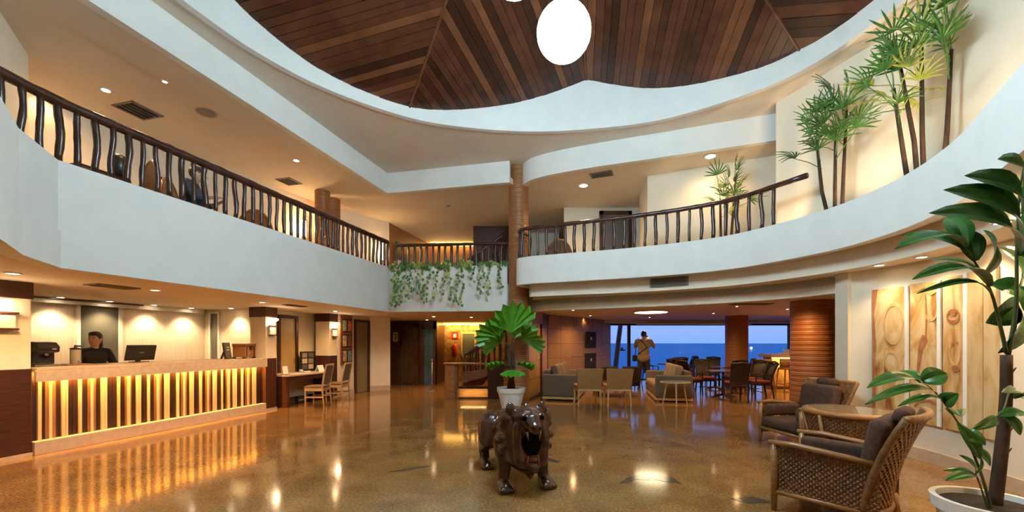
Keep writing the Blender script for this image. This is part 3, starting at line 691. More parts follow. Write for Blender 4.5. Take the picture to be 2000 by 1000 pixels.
MB().obox((0,.06,.05), (.03,.02,.06), Matrix.Rotation(.4,3,'X')).build('neck', M['black'], t); MB().prism([(-.12,-.02),(.12,-.02),(.10,.14),(-.10,.14)], 0, .014).build('foot', M['black'], t)
MB().obox((0,-.024,.165), (.035,.003,.008), Matrix.Rotation(math.radians(14),3,'X')).build('badge', M['steel'], t)
t = lth('menu_card', 'dark framed card with pale lines standing on the reception desk', 'card', 3.02, .28, 1.17, rz=.35)
MB().obox((0,0,.17), (.12,.012,.17), Matrix.Rotation(-.15,3,'X')).build('frame', M['black'], t, bevel=.006); MB().obox((0,-.014,.17), (.09,.003,.14), Matrix.Rotation(-.15,3,'X')).build('card', M['glass_dk'], t)
for i in range(4): MB().obox((0,-.019-.0,.09+i*.05), (.06-.008*i,.002,.006), Matrix.Rotation(-.15,3,'X')).build('text_line', M['white'], t)
MB().obox((0,.07,.12), (.03,.006,.12), Matrix.Rotation(.35,3,'X')).build('prop', M['black'], t)
t = lth('wooden_chest', 'small carved brown wooden chest at the far end of the desk', 'chest', 3.44, .30, 1.17, rz=.3)
MB().box(-.19,.19,-.13,.13,.03,.25).build('body', M['midwood'], t, bevel=.008); MB().box(-.205,.205,-.145,.145,.25,.32).build('lid', M['redwood'], t, bevel=.02); MB().box(-.03,.03,-.155,-.13,.18,.27).build('latch', M['black'], t)
for a in (-.17,.17):
    for b in (-.11,.11): MB().box(a-.025,a+.025,b-.025,b+.025,0,.03).build('foot', M['dkwood'], t)
for a in (-.13,.13): MB().box(a-.015,a+.015,-.137,-.13,.03,.25).build('strap', M['dkwood'], t)
# panels behind the desk
t = lth('wall_panel', 'tall grey glass panel in a white frame behind the receptionist', 'panel', 1.93, 2.1, 0)
f = MB(); f.box(-.36,-.30,-.04,0,1.0,2.24); f.box(.30,.36,-.04,0,1.0,2.24); f.box(-.36,.36,-.04,0,2.2,2.24); f.box(-.36,.36,-.04,0,1.0,1.05); f.build('frame', M['white'], t)
MB().box(-.30,.30,-.012,-.002,1.05,2.2).build('glass', M['glass_dk'], t)
t = thing('wall_panel', 'narrow grey glass strip near the corner of the reception wall', 'panel', (*LP(4.0,1.78),0), ANG-PI/2)
f = MB(); f.box(-.16,-.11,-.04,0,1.0,2.24); f.box(.11,.16,-.04,0,1.0,2.24); f.box(-.16,.16,-.04,0,2.2,2.24); f.box(-.16,.16,-.04,0,1.0,1.05); f.build('frame', M['white'], t)
MB().box(-.11,.11,-.012,-.002,1.05,2.2).build('glass', M['glass_dk'], t)
o = struct(MB().box(-4,3.9,2.0,2.1,2.20,2.30).build('trim_3', M['paint'])); o.matrix_world = Lm
o = struct(MB().box(-2,2.6,1.96,2.0,2.265,2.285).build('trim_4', M['dkwood'])); o.matrix_world = Lm

# ================================================================== small desk with two chairs
t = lth('writing_desk', 'dark wood writing desk with stone top between the two pillars', 'desk', 4.95, .0)
MB().box(-.80,.72,-.18,.55,.72,.76).build('top', M['marble'], t, bevel=.006); MB().box(-.80,-.74,-.16,.53,0,.72).build('side_panel', M['dkwood'], t); MB().box(.66,.72,-.16,.53,0,.72).build('side_panel', M['dkwood'], t)
MB().box(-.74,.66,.40,.44,.15,.72).build('modesty_panel', M['marble'], t); MB().box(-.74,.66,-.16,-.12,.62,.72).build('apron', M['dkwood'], t)
def desk_chair(label, s, tt, rz):
    c = lth('desk_chair', label, 'chair', s, tt, 0, rz, 'pale oak chairs at the writing desk')     # seat faces local +y
    for sx in (-1,1):
        MB().tube([(sx*.20,.20,0),(sx*.20,.20,.43)], [.016,.022], 6).build('front_leg', M['paleoak'], c)
        MB().tube([(sx*.20,-.24,0),(sx*.20,-.20,.43),(sx*.20,-.24,.72),(sx*.20,-.30,.98)], [.017,.024,.022,.017], 6).build('back_post', M['paleoak'], c)
        MB().box(sx*.20-.012,sx*.20+.012,-.2,.2,.20,.235).build('stretcher', M['paleoak'], c)
    f = MB(); f.box(-.21,.21,.18,.22,.36,.43); f.box(-.21,.21,-.22,-.18,.36,.43); f.box(-.22,-.18,-.2,.2,.36,.43); f.box(.18,.22,-.2,.2,.36,.43); f.build('seat_frame', M['paleoak'], c, bevel=.006)
    MB().box(-.22,.22,-.20,.23,.43,.48).build('seat', M['chair_fab'], c, bevel=.02)
    MB().obox((0,-.245,.74), (.18,.018,.22), Matrix.Rotation(math.radians(11),3,'X')).build('backrest', M['chair_fab'], c, bevel=.012)
    MB().obox((0,-.295,.975), (.20,.018,.02), Matrix.Rotation(math.radians(11),3,'X')).build('top_rail', M['paleoak'], c, bevel=.006)
M['chair_fab'] = pm('olive_weave_fabric', (.16,.10,.05), (.23,.15,.08), rough=.8, scale=60)
desk_chair('pale oak chair with woven back nearer the reception desk', 4.72, -.50, .25)
desk_chair('pale oak chair with woven back nearer the framed pictures', 5.50, -.45, .2)
def paper_item(name, label, cat, s, tt, build):
    o = lth(name, label, cat, s, tt, .76, random.uniform(-.4,.4)); build(o)
def b_phone(o):
    MB().box(-.09,.09,-.10,.10,0,.04).build('base', M['white'], o, bevel=.012); MB().tube([(-.09,-.02,.06),(-.09,.09,.06)], .02, 8).build('handset', M['white'], o, True); MB().box(0,.07,-.06,.05,.04,.045).build('keypad', M['black'], o)
def b_stack(o):
    MB().box(-.10,.10,-.14,.14,0,.006).build('sheet', M['white'], o); MB().box(-.09,.11,-.13,.15,.006,.012).build('sheet', M['white'], o)
def b_holder(o):
    MB().obox((0,0,.10), (.07,.008,.10), Matrix.Rotation(-.2,3,'X')).build('card', M['white'], o); MB().box(-.07,.07,-.03,.05,0,.015).build('foot', M['black'], o)
def b_tent(o):
    MB().obox((0,-.03,.08), (.11,.004,.085), Matrix.Rotation(-.35,3,'X')).build('front_leaf', M['white'], o); MB().obox((0,.03,.08), (.11,.004,.085), Matrix.Rotation(.35,3,'X')).build('back_leaf', M['white'], o)
paper_item('card_holder', 'white card holder at the pillar end of the writing desk', 'holder', 4.25, .0, b_holder)
paper_item('paper_sheet', 'loose white paper sheets on the writing desk', 'paper', 4.6, .02, b_stack)
paper_item('desk_phone', 'white desk phone on the writing desk behind the oak chairs', 'phone', 4.98, .1, b_phone)
paper_item('tent_card', 'folded white tent card on the writing desk far end', 'card', 5.45, .05, b_tent)
t = lth('photo_board', 'dark framed board of six small photos behind the writing desk', 'frame', 5.42, .42, .76, rz=-.1)
MB().box(-.22,.22,-.02,.02,.02,.52).build('frame', M['black'], t, bevel=.008); 
for i in range(3):
    for j in range(2): MB().box(-.18+.2*j,-.02+.2*j,-.026,-.02,.06+.15*i,.18+.15*i).build('photo', [M['glass_dk'],M['marble'],M['vent']][(i+j)%3], t)
for a in (-.15,.15): MB().box(a-.02,a+.02,-.05,.05,0,.02).build('foot', M['black'], t)
t = lth('picture_display', 'tall dark display of six small pictures on the cream wall', 'display', 6.42, -.012, 0)
MB().box(-.25,.25,-.03,0,.88,2.28).build('backing', M['redwood'], t)
cols = [(.30,.18,.10),(.10,.14,.12),(.40,.28,.16),(.16,.06,.05),(.22,.26,.2),(.35,.12,.08)]
for i in range(3):
    for j in range(2):
        c_ = cols[i*2+j]; p_ = MB().box(-.21+.22*j,-.01+.22*j,-.045,-.03,.95+.43*i,1.31+.43*i).build('picture', M['black'], t)
        MB().box(-.19+.22*j,-.03+.22*j,-.050,-.045,.98+.43*i,1.28+.43*i).build('print', pm('small_print_%d%d' % (i,j), c_, tuple(min(1,v*2.2) for v in c_), rough=.3, scale=14), p_)

# ================================================================== lounge furniture
M['sofa'] = pm('taupe_sofa_fabric', (.13,.092,.060), (.165,.12,.08), rough=.9, scale=90, bump=.2)
M['sofa2'] = pm('tan_cushion_fabric', (.25,.17,.10), (.30,.21,.13), rough=.9, scale=70, bump=.2)
M['tanfab'] = pm('tan_chair_fabric', (.34,.17,.055), (.40,.21,.075), rough=.8, scale=80, bump=.2)
M['brownfab'] = pm('dark_brown_velvet', (.060,.027,.016), (.095,.045,.028), rough=.85, scale=25, bump=.2)
M['dkrattan'] = pm('dark_rattan', (.016,.007,.005), (.030,.013,.009), rough=.45, scale=40, bump=.4)
M['redfab'] = pm('dark_red_cushion', (.16,.025,.018), (.20,.035,.025), rough=.8, scale=40)
M['rattan'] = pm('honey_rattan', (.27,.125,.04), (.40,.205,.075), rough=.45, scale=30, bump=.3)
M['rattan_dk'] = pm('brown_rattan', (.13,.055,.018), (.23,.105,.036), rough=.5, scale=40, bump=.3)
M['honey'] = pm('honey_wood', (.24,.105,.032), (.36,.175,.06), rough=.35, scale=6, stretch=(1,1,6))
def soft(mb, name, mat, parent, bev=.05):
    o = mb.build(name, mat, parent, True); b = o.modifiers.new('edge','BEVEL'); b.width = bev; b.segments = 4; b.limit_method = 'ANGLE'; b.angle_limit = .6; return o
def sofa(label, loc, rz, L, flip):
    t = thing('sofa', label, 'sofa', loc, rz); s = -1 if flip else 1     # runs along +y, back on -x when s = 1
    X = lambda a, b: (min(s*a,s*b), max(s*a,s*b))
    MB().box(-.45,.45,0,L,.04,.10).build('base', M['paleoak'], t, bevel=.005)
    for a in (-.38,.38):
        for b in (.08,L-.08): MB().box(a-.03,a+.03,b-.03,b+.03,0,.04).build('foot', M['paleoak'], t)
    soft(MB().box(*X(-.45,.45),.0,.17,.10,.68), 'armrest', M['sofa'], t); soft(MB().box(*X(-.45,.45),L-.17,L,.10,.68), 'armrest', M['sofa'], t)
    soft(MB().box(*X(-.45,-.25),.16,L-.16,.10,.78), 'backrest', M['sofa'], t); soft(MB().box(*X(-.27,.43),.16,L-.16,.10,.30), 'seat_base', M['sofa'], t)
    n = 3; w = (L-.36)/n
    for i in range(n):
        soft(MB().box(*X(-.22,.46),.18+w*i,.18+w*(i+1)-.01,.30,.46), 'seat_cushion', M['sofa2'], t, .06)
        soft(MB().obox((s*-.14,.18+w*(i+.5),.68), (.09,w/2-.01,.24), Matrix.Rotation(-s*.22,3,'Y')), 'back_cushion', M['sofa2'] if flip else M['sofa'], t, .07)
    return t
sofa('taupe fabric sofa against the brown panelled lounge wall', (1.22,10.62,0), -.28, 2.3, False)
sofa('taupe fabric sofa with tan cushions beside the small side table', (4.1,10.35,0), -.2, 2.1, True)
def lounge_chair(label, x, y, rz):
    c = thing('lounge_chair', label, 'chair', (x,y,0), rz, 'tan lounge chairs facing the sofas')   # faces local +y
    for sx in (-1,1):
        MB().tube([(sx*.27,-.27,0),(sx*.255,-.24,.38)], [.016,.026], 6).build('leg', M['paleoak'], c); MB().tube([(sx*.27,.27,0),(sx*.255,.25,.36)], [.016,.026], 6).build('leg', M['paleoak'], c)
    MB().box(-.28,.28,-.26,.28,.36,.40).build('seat_frame', M['paleoak'], c, bevel=.006)
    soft(MB().box(-.29,.29,-.22,.32,.40,.50), 'seat', M['tanfab'], c, .03)
    v = []; f = MB(); W_ = .32
    f.add([(-.28,-.24,.38),(.28,-.24,.38),(.28,-.18,.38),(-.28,-.18,.38),(-.32,-.36,.90),(.32,-.36,.90),(.32,-.30,.90),(-.32,-.30,.90)], [(0,3,2,1),(4,5,6,7),(0,1,5,4),(1,2,6,5),(2,3,7,6),(3,0,4,7)])
    soft(f, 'backrest', M['tanfab'], c, .02)
lounge_chair('tan lounge chair turned away, beside the taupe sofa arm', 1.83, 9.95, .03)
lounge_chair('tan lounge chair turned away, nearer the standing photographer', 2.55, 9.95, -.03)
def side_table(label, x, y, w, d, h, legs=4):
    t = thing('side_table', label, 'table', (x,y,0))
    MB().prism([(w/2*math.cos(a*PI/8), d/2*math.sin(a*PI/8)) for a in range(16)], h-.035, h-.008).build('top', M['paleoak'], t, bevel=.006)
    MB().prism([(w*.44*math.cos(a*PI/8), d*.44*math.sin(a*PI/8)) for a in range(16)], h-.008, h).build('glass_inset', pm('tray_glass', (.30,.33,.36), (.34,.37,.40), rough=.06), t)
    for k in range(legs):
        a = 2*PI*k/legs+.3; MB().tube([(w*.46*math.cos(a),d*.46*math.sin(a),0),(w*.30*math.cos(a),d*.30*math.sin(a),h-.03)], [.014,.022], 6).build('leg', M['paleoak'], t)
side_table('small pale oak side table in front of the tan cushioned sofa', 3.93, 9.85, .72, .55, .58, 3)
t = thing('coffee_table', 'low dark coffee table between the lounge sofas', 'table', (2.85,11.7,0))
MB().box(-.5,.5,-.35,.35,.34,.40).build('top', M['dkwood'], t, bevel=.008)
for a in (-.45,.45):
    for b in (-.3,.3): MB().box(a-.03,a+.03,b-.03,b+.03,0,.34).build('leg', M['dkwood'], t)
def tub_chair(label, x, y, rz):
    c = thing('armchair', label, 'armchair', (x,y,0), rz, 'dark armchairs before the sea window', .74)  # faces +y
    soft(MB().box(-.35,.35,-.30,.35,.14,.44), 'seat', M['dkrattan'], c, .04); soft(MB().obox((0,-.34,.66), (.36,.06,.36), Matrix.Rotation(.12,3,'X')), 'backrest', M['dkrattan'], c, .04)
    for sx in (-1,1):
        soft(MB().box(min(sx*.35,sx*.43),max(sx*.35,sx*.43),-.34,.34,.14,.66), 'armrest', M['dkrattan'], c, .03)
        for b in (-.3,.3): MB().tube([(sx*.38,b,0),(sx*.38,b,.15)], .022, 6).build('leg', M['dkwood'], c)
tub_chair('dark square armchair nearer the black wall pictures', 3.12, 13.4, .0)
tub_chair('dark square armchair nearer the window post', 3.80, 13.4, .0)
def dining_chair(label, x, y, rz):
    c = thing('dining_chair', label, 'chair', (x,y,0), rz, 'dark dining chairs with red seats')
    for sx in (-1,1):
        MB().tube([(sx*.21,.20,0),(sx*.20,.19,.43)], [.018,.024], 6).build('leg', M['dkrattan'], c)
        MB().tube([(sx*.21,-.27,0),(sx*.20,-.20,.43),(sx*.20,-.23,.70),(sx*.22,-.33,.97)], [.018,.025,.022,.018], 6).build('back_post', M['dkrattan'], c)
        MB().tube([(sx*.21,-.22,.66),(sx*.25,.0,.67),(sx*.24,.18,.65),(sx*.21,.19,.45)], .018, 6).build('arm', M['dkrattan'], c)
    MB().box(-.22,.22,-.21,.22,.38,.44).build('seat_frame', M['dkrattan'], c, bevel=.01); soft(MB().box(-.21,.21,-.18,.22,.44,.51), 'seat_cushion', M['redfab'], c, .03)
    f = MB(); vs = []; fs = []
    for q in (0,.02):
        for k in range(6):
            z = .50+k*.092; yb = -.20-.012*k-.0045*k*k
            for w in range(5): a = (w-2)/2; vs.append((a*(.20+.004*k), yb-q-.045*(1-a*a), z))
    for q in (0,1):
        for k in range(5):
            for w in range(4): a = q*30+k*5+w; fs.append((a,a+1,a+6,a+5) if q else (a,a+5,a+6,a+1))
    f.add(vs, fs).build('backrest', M['dkrattan'], c, True); MB().tube([(-.23,-.33,.97),(0,-.385,1.0),(.23,-.33,.97)], .028, 7).build('top_rail', M['dkrattan'], c, True)
    MB().tube([(-.2,0,.2),(.2,0,.2)], .012, 6).build('stretcher', M['dkrattan'], c)
def dining_table(label, x, y):
    t = thing('dining_table', label, 'table', (x,y,0), .2); MB().lathe([(.02,.70),(.44,.70),(.46,.72),(.45,.74),(.02,.74)], 28).build('top', M['dkwood'], t, True, ang=40)
    MB().tube([(0,0,.06),(0,0,.70)], [.05,.035], 10).build('pedestal', M['dkwood'], t, True)
    for k in range(4): MB().tube([(0,0,.08),(.36*math.cos(k*PI/2),.36*math.sin(k*PI/2),.015)], [.035,.018], 6).build('foot', M['dkwood'], t)
dining_table('round dark dining table nearest the thick column', 5.85, 11.35)
dining_chair('dark dining chair facing left before the golden bar glow', 6.62, 10.95, 1.45)
dining_chair('dark dining chair turned away at the nearest dining table', 5.75, 10.55, -.1)
dining_chair('dark dining chair beside the tan cushioned sofa', 5.15, 11.75, -1.3)
dining_chair('dark dining chair on the far side of the nearest dining table', 5.75, 12.15, 3.0)
dining_table('round dark dining table in front of the window column', 6.6, 13.3)
dining_chair('dark dining chair turned away before the window column', 6.75, 12.5, .1)
dining_chair('dark dining chair facing the window column side table from the bar', 7.3, 13.0, 1.3)
dining_chair('dark dining chair between the sofa and the window column', 5.85, 13.85, -1.5)
dining_table('round dark dining table close to the sea window', 5.9, 15.3)
dining_chair('dark dining chair nearest the standing photographer', 5.15, 15.2, -1.5)
dining_chair('dark dining chair turned away near the sea window', 5.9, 14.6, 0)
dining_chair('dark dining chair right against the sea window glass', 6.6, 15.5, 1.6)
dining_chair('dark dining chair half behind the nearest dining table', 5.35, 13.0, -1.2)
dining_chair('dark dining chair between the nearest table and the wicker stools', 6.9, 11.75, 2.0)
dining_chair('dark dining chair alone near the bar end', 7.0, 14.3, 2.6)
# bar
t = thing('bar_counter', 'bar counter with lit golden front under a brown top', 'bar', (8.3,13.2,0))
MB().box(0,3.6,-.1,.6,1.04,1.14).build('top', M['marble'], t, bevel=.008); MB().box(.1,3.5,.08,.5,0,1.04).build('body', M['stone'], t); MB().box(.1,3.5,.04,.08,.0,.1).build('kick', M['dkwood'], t)
MB().box(.1,3.5,.0,.03,1.0,1.03).build('led_strip', M['led'], t); area(t, 45, (1,.60,.16), 3.3, .05, (1.8,-.03,1.0), (math.radians(-10),0,0))
def bar_stool(label, x, y, rz):
    c = thing('bar_stool', label, 'stool', (x,y,0), rz, 'wicker bar stools')
    for sx in (-1,1):
        for sy in (-1,1): MB().tube([(sx*.22,sy*.2,0),(sx*.17,sy*.16,.72)], [.016,.02], 6).build('leg', M['honey'], c)
    f = MB(); [f.tube([(a[0]*.205,a[1]*.19,.26),(b[0]*.205,b[1]*.19,.26)], .012, 6) for a, b in (((-1,-1),(1,-1)),((1,-1),(1,1)),((1,1),(-1,1)),((-1,1),(-1,-1)))]; f.build('foot_ring', M['honey'], c)
    MB().lathe([(.02,.70),(.22,.70),(.235,.73),(.22,.77),(.02,.78)], 18).build('seat', M['rattan'], c, True)
    f = MB(); P = []
    for k in range(9):
        a = PI+PI*(k/8); P.append((a,))
    f.strip([( .23*math.cos(PI+PI*k/10), .21*math.sin(PI+PI*k/10)) for k in range(11)], .76, 1.02, .025); f.build('backrest', M['rattan'], c, True)
bar_stool('wicker bar stool at the left end of the golden bar', 7.55, 12.3, .2); bar_stool('wicker bar stool half hidden by the thick column', 8.3, 12.35, 0); bar_stool('wicker bar stool tucked behind the thick column', 9.0, 12.4, -.1)
t = thing('bar_tray', 'white tray of glasses on the bar top', 'tray', (9.2,13.5,1.14)); MB().box(-.3,.3,-.18,.18,0,.03).build('tray', M['white'], t, bevel=.01)
for k in range(5): MB().lathe([(.03,.03),(.035,.05),(.04,.14),(.034,.15)], 12, (-.22+.11*k,.0,0)).build('glass', M['white'], t, True)
t = thing('bar_cabinet', 'tall slatted bar cabinet with shelf beyond the thick column', 'cabinet', (8.45,10.6,0))
MB().box(0,1.3,0,.5,.86,1.02).build('ledge', M['marble'], t, bevel=.006); MB().box(0,1.3,.12,.5,0,.86).build('body', M['dkwood'], t)
for k in range(8): MB().box(.02+.16*k,.07+.16*k,.06,.12,.0,.86).build('slat', M['midwood'], t)
MB().box(0,1.3,.5,.54,0,2.2).build('back_panel', M['redwood'], t)
t = thing('lantern', 'bright white lantern box on the bar cabinet', 'lamp', (8.72,10.72,1.02)); MB().box(-.09,.09,-.06,.06,.03,.55).build('shade', emi('white_lantern', (.85,.95,1.0), 2.2), t, bevel=.01); f = MB(); f.box(-.1,.1,-.07,.07,0,.03); f.box(-.1,.1,-.07,.07,.55,.58); f.build('frame', M['black'], t)
t = thing('bar_screen', 'black television screen above the bar cabinet', 'television', (9.05,10.98,1.75)); MB().box(-.16,.22,-.04,.02,-.3,.3).build('case', M['black'], t, bevel=.008); MB().box(-.14,.2,-.045,-.04,-.27,.27).build('screen', M['glass_dk'], t)
t = thing('carved_figure', 'slim honey coloured carved figure on the bar cabinet', 'figure', (8.52,10.75,1.02)); MB().lathe([(.05,0),(.05,.03),(.02,.05),(.045,.15),(.03,.28),(.05,.40),(.025,.52),(.035,.58),(.02,.63)], 16).build('body', M['honey'], t, True); MB().lathe([(.06,0),(.06,.02)], 16).build('base', M['black'], t)
M['printdk'] = pm('dark_matt_print', (.02,.015,.012), (.035,.025,.018), rough=.8, scale=6)
# lounge wall pictures
for k, (z, lab) in enumerate(((1.62,'upper black framed picture on the brown lounge wall'),(.82,'lower black framed picture on the brown lounge wall'))):
    pw = Vector((1.15,13.2)).lerp(Vector((4.0,16.75)), .62); n_ = Vector((3.55,-2.85)).normalized()
    t = thing('framed_picture', lab, 'picture', (pw.x+n_.x*.02, pw.y+n_.y*.02, z), math.atan2(3.55,2.85))
    MB().box(-.42,.42,-.04,0,-.3,.3).build('frame', M['printdk'], t, bevel=.008); MB().box(-.36,.36,-.045,-.04,-.24,.24).build('print', M['printdk'], t); MB().box(-.04,.04,-.05,-.045,.0,.1).build('mark', M['white'], t)
# window wall facing the sea
wf = struct(MB().box(3.9,13.2,16.78,16.88,2.22,2.32).build('window_1', M['dkwood']))
clear = bpy.data.materials.new('clear_window_glass'); clear.use_nodes = True; tt_ = clear.node_tree; tt_.nodes.clear()
tr = tt_.nodes.new('ShaderNodeBsdfTransparent'); gl = tt_.nodes.new('ShaderNodeBsdfGlossy'); gl.inputs['Roughness'].default_value = .02; mx = tt_.nodes.new('ShaderNodeMixShader'); mx.inputs[0].default_value = .04; oo = tt_.nodes.new('ShaderNodeOutputMaterial')
tt_.links.new(tr.outputs[0], mx.inputs[1]); tt_.links.new(gl.outputs[0], mx.inputs[2]); tt_.links.new(mx.outputs[0], oo.inputs[0])
for x0 in (3.98,4.8,9.0,11.4): MB().box(x0-.06,x0+.06,16.78,16.88,0,2.22).build('mullion', M['dkwood'], wf)
for a, b in ((4.04,4.74),(4.86,8.94),(9.06,11.34),(11.46,13.15)): MB().box(a,b,16.82,16.83,.04,2.22).build('pane', clear, wf)
MB().box(3.9,13.2,16.78,16.88,0,.04).build('sill', M['dkwood'], wf)
struct(MB().box(5.0,9.5,16.2,16.5,2.24,2.30).build('trim_5', M['paint']))
t = thing('palm_trunk', 'dark leaning palm trunk outside the sea window', 'tree', (5.2,20.2,-8)); MB().tube([(-.9,0,0),(-.45,0,5),(.0,0,9.2),(.35,0,12)], [.2,.15,.12,.1], 10).build('trunk', M['dkwood'], t, True)
t = thing('boat', 'tiny dark boat far out on the sea beside the window post', 'boat', (134,500,-8)); f = MB(); f.add([(-4,0,0),(0,-1.5,0),(4,0,0),(0,1.5,0),(-5,0,1.6),(0,-2,1.4),(5,0,1.6),(0,2,1.4)], [(0,3,2,1),(4,5,6,7),(0,1,5,4),(1,2,6,5),(2,3,7,6),(3,0,4,7)]); f.build('hull', M['black'], t); MB().box(-1.5,1.5,-.8,.8,1.5,4).build('cabin', M['black'], t)
t = thing('boat', 'tiny bright lit boat far out on the sea beyond the bar', 'boat', (292,500,-8)); f = MB(); f.add([(-4,0,0),(0,-1.5,0),(4,0,0),(0,1.5,0),(-5,0,1.6),(0,-2,1.4),(5,0,1.6),(0,2,1.4)], [(0,3,2,1),(4,5,6,7),(0,1,5,4),(1,2,6,5),(2,3,7,6),(3,0,4,7)]); f.build('hull', M['white'], t); MB().ball((0,0,3.5), 1.2).build('lantern', emi('boat_lantern', (1,.95,.9), 6), t)
# light switch on the pier
t = thing('wall_switch', 'small pale wall sensor on the cream pier', 'switch', (5.07,6.06,1.93)); MB().box(-.035,.035,-.02,0,-.06,.06).build('plate', M['white'], t, bevel=.006); MB().box(-.02,.02,-.035,-.02,-.04,.01).build('rocker', M['vent'], t)

# ================================================================== art panels on the curved wall
M['art'] = []
def art_mat(name, a, b, c, seed):
    m = bpy.data.materials.new(name); m.use_nodes = True; t = m.node_tree; p = t.nodes['Principled BSDF']; p.inputs['Roughness'].default_value = .45
    tc = t.nodes.new('ShaderNodeTexCoord'); mp = t.nodes.new('ShaderNodeMapping'); mp.inputs['Location'].default_value = (seed,seed*2,seed*.7); mp.inputs['Scale'].default_value = (1,1,.45)
    n1 = t.nodes.new('ShaderNodeTexNoise'); n1.inputs['Scale'].default_value = 3.2; n1.inputs['Detail'].default_value = 7; n1.inputs['Distortion'].default_value = 1.8
    r = t.nodes.new('ShaderNodeValToRGB'); el = r.color_ramp.elements; el[0].position = .30; el[0].color = (*a,1); el[1].position = .62; el[1].color = (*c,1); x = el.new(.44); x.color = (*b,1)
    t.links.new(tc.outputs['Object'], mp.inputs[0]); t.links.new(mp.outputs[0], n1.inputs[0]); t.links.new(n1.outputs['Fac'], r.inputs[0]); t.links.new(r.outputs[0], p.inputs['Base Color']); return m
ochre = pm('ochre_paint', (.54,.34,.13), (.62,.42,.19), rough=.5, scale=12); rust = pm('rust_paint', (.33,.12,.045), (.42,.19,.08), rough=.5, scale=12)
def wall_at(k):                                   # point on the curved wall whose x/y ratio is k, and the inward normal
    for i in range(len(WALL_RG)-1):
        a, b = Vector(WALL_RG[i]), Vector(WALL_RG[i+1]); ka, kb = a.x/a.y, b.x/b.y
        if b.y > 0 and ka <= k <= kb:
            p = a.lerp(b, (k-ka)/(kb-ka)); d = (b-a).normalized(); return p, Vector((d.y,-d.x))
    return None
for k, (u0, u1, seed, lab, fr) in enumerate(((.885,.969,1.3,'first painted parchment panel with rusty edge beside the cream pier',True),(.978,1.05,4.1,'second painted parchment panel with a dark club shape',True),(1.06,1.117,7.7,'third painted parchment panel with a small reddish face',True),(1.121,1.158,9.2,'plain pale parchment panel after the painted three',False),(1.161,1.192,12.5,'last narrow plain parchment panel behind the large leaves',False))):
    ks = [u0+(u1-u0)*i/6 for i in range(7)]; pts = [wall_at(q)[0] for q in ks]; nn = wall_at((u0+u1)/2)[1]
    if nn.dot(Vector((-1,0))) < 0: nn = -nn
    t = thing('art_panel', lab, 'artwork', (pts[0].x, pts[0].y, 0)); loc = [tuple(p-pts[0]+nn*.035) for p in pts]
    zt, zb = 2.25+.015*k, .48
    MB().strip(loc, zb, zt, .03 if MB().strip(loc,0,1,.03).v[1][0] > loc[0][0] else -.03).build('board', art_mat('parchment_%d' % k, *(((.26,.09,.025),(.52,.31,.11),(.68,.52,.30)) if fr else ((.42,.26,.11),(.54,.38,.18),(.62,.48,.28))), seed), t)
    a3 = Vector((*loc[0],0)); b3 = Vector((*loc[-1],0)); W3 = (b3-a3).length; ex = (b3-a3).normalized(); n3 = Vector((*nn,0))
    def flat(name, outline, mat, lift=.006):          # a painted shape on the board: outline in panel coordinates 0..1
        m_ = MB(); pts_ = [a3.lerp(b3, x)+Vector((0,0,zb+(zt-zb)*y)) for x, y in outline]; bow = [n3*(lift+.0) for _ in pts_]
        n_ = len(pts_); mid = Vector((*loc[3],0)); sag = (mid-(a3+b3)/2).dot(n3)
        up_ = [p+n3*(lift+sag*(1-(2*x-1)**2)) for p, (x, y) in zip(pts_, outline)]; dn = [p-n3*.004 for p in up_]
        m_.add(up_+dn, [tuple(range(n_)), tuple(range(2*n_-1,n_-1,-1))]+[(i,i+n_,(i+1)%n_+n_,(i+1)%n_) for i in range(n_)]).build(name, mat, t)
    def blob(cx, cy, rx, ry, n_=16, w=0): return [(cx+rx*math.cos(2*PI*i/n_)*(1+w*math.sin(3*2*PI*i/n_)), cy+ry*math.sin(2*PI*i/n_)) for i in range(n_)]
    def brush(cx, cy, rx, ry, wd, mat, a0=0, a1=2*PI):
        n_ = 14; o1 = [(cx+rx*math.cos(a0+(a1-a0)*i/n_), cy+ry*math.sin(a0+(a1-a0)*i/n_)) for i in range(n_+1)]; o2 = [(cx+(rx-wd)*math.cos(a0+(a1-a0)*i/n_), cy+(ry-wd*.4)*math.sin(a0+(a1-a0)*i/n_)) for i in range(n_,-1,-1)]
        for i in range(n_): flat('brush_stroke', [o1[i],o1[i+1],o2[n_-i-1],o2[n_-i]], mat)
    if k == 0:
        flat('painted_edge', [(0,0),(.10,.02),(.06,.35),(.12,.55),(.05,.8),(.16,1),(0,1)], rust); brush(.62,.72,.30,.16,.05,ochre); brush(.55,.30,.30,.22,.05,ochre,.2,2.6); brush(.42,.30,.12,.26,.04,ochre,1.2,4.2)
    if k == 1:
        flat('painted_club', [(.22,.36),(.30,.36),(.42,.52),(.58,.58),(.55,.62),(.42,.63),(.30,.58),(.26,.46)], rust); flat('painted_shade', [(.0,1),(1,1),(1,.93),(.7,.90),(.45,.95),(.3,.86),(.1,.93)], ochre); brush(.72,.82,.26,.10,.05,ochre,2.6,6.2); brush(.45,.75,.12,.22,.05,rust,-1.2,.9); brush(.6,.08,.5,.10,.06,rust,.3,2.8)  # wavy ochre band at the panel top belongs to the artwork
    if k == 2:
        brush(.48,.74,.30,.05,.06,rust); brush(.48,.76,.12,.02,.05,rust); brush(.55,.50,.25,.09,.05,ochre,2.4,7.0); flat('painted_dot', blob(.45,.56,.05,.012), rust); flat('painted_dot', blob(.65,.565,.05,.012), rust); flat('painted_patch', blob(.58,.40,.18,.022), rust)
    if fr:
        MB().box(-.012,.012,-.02,.02,zb,zt).build('edge_strip', M['white'], t).location = (*loc[-1],0)

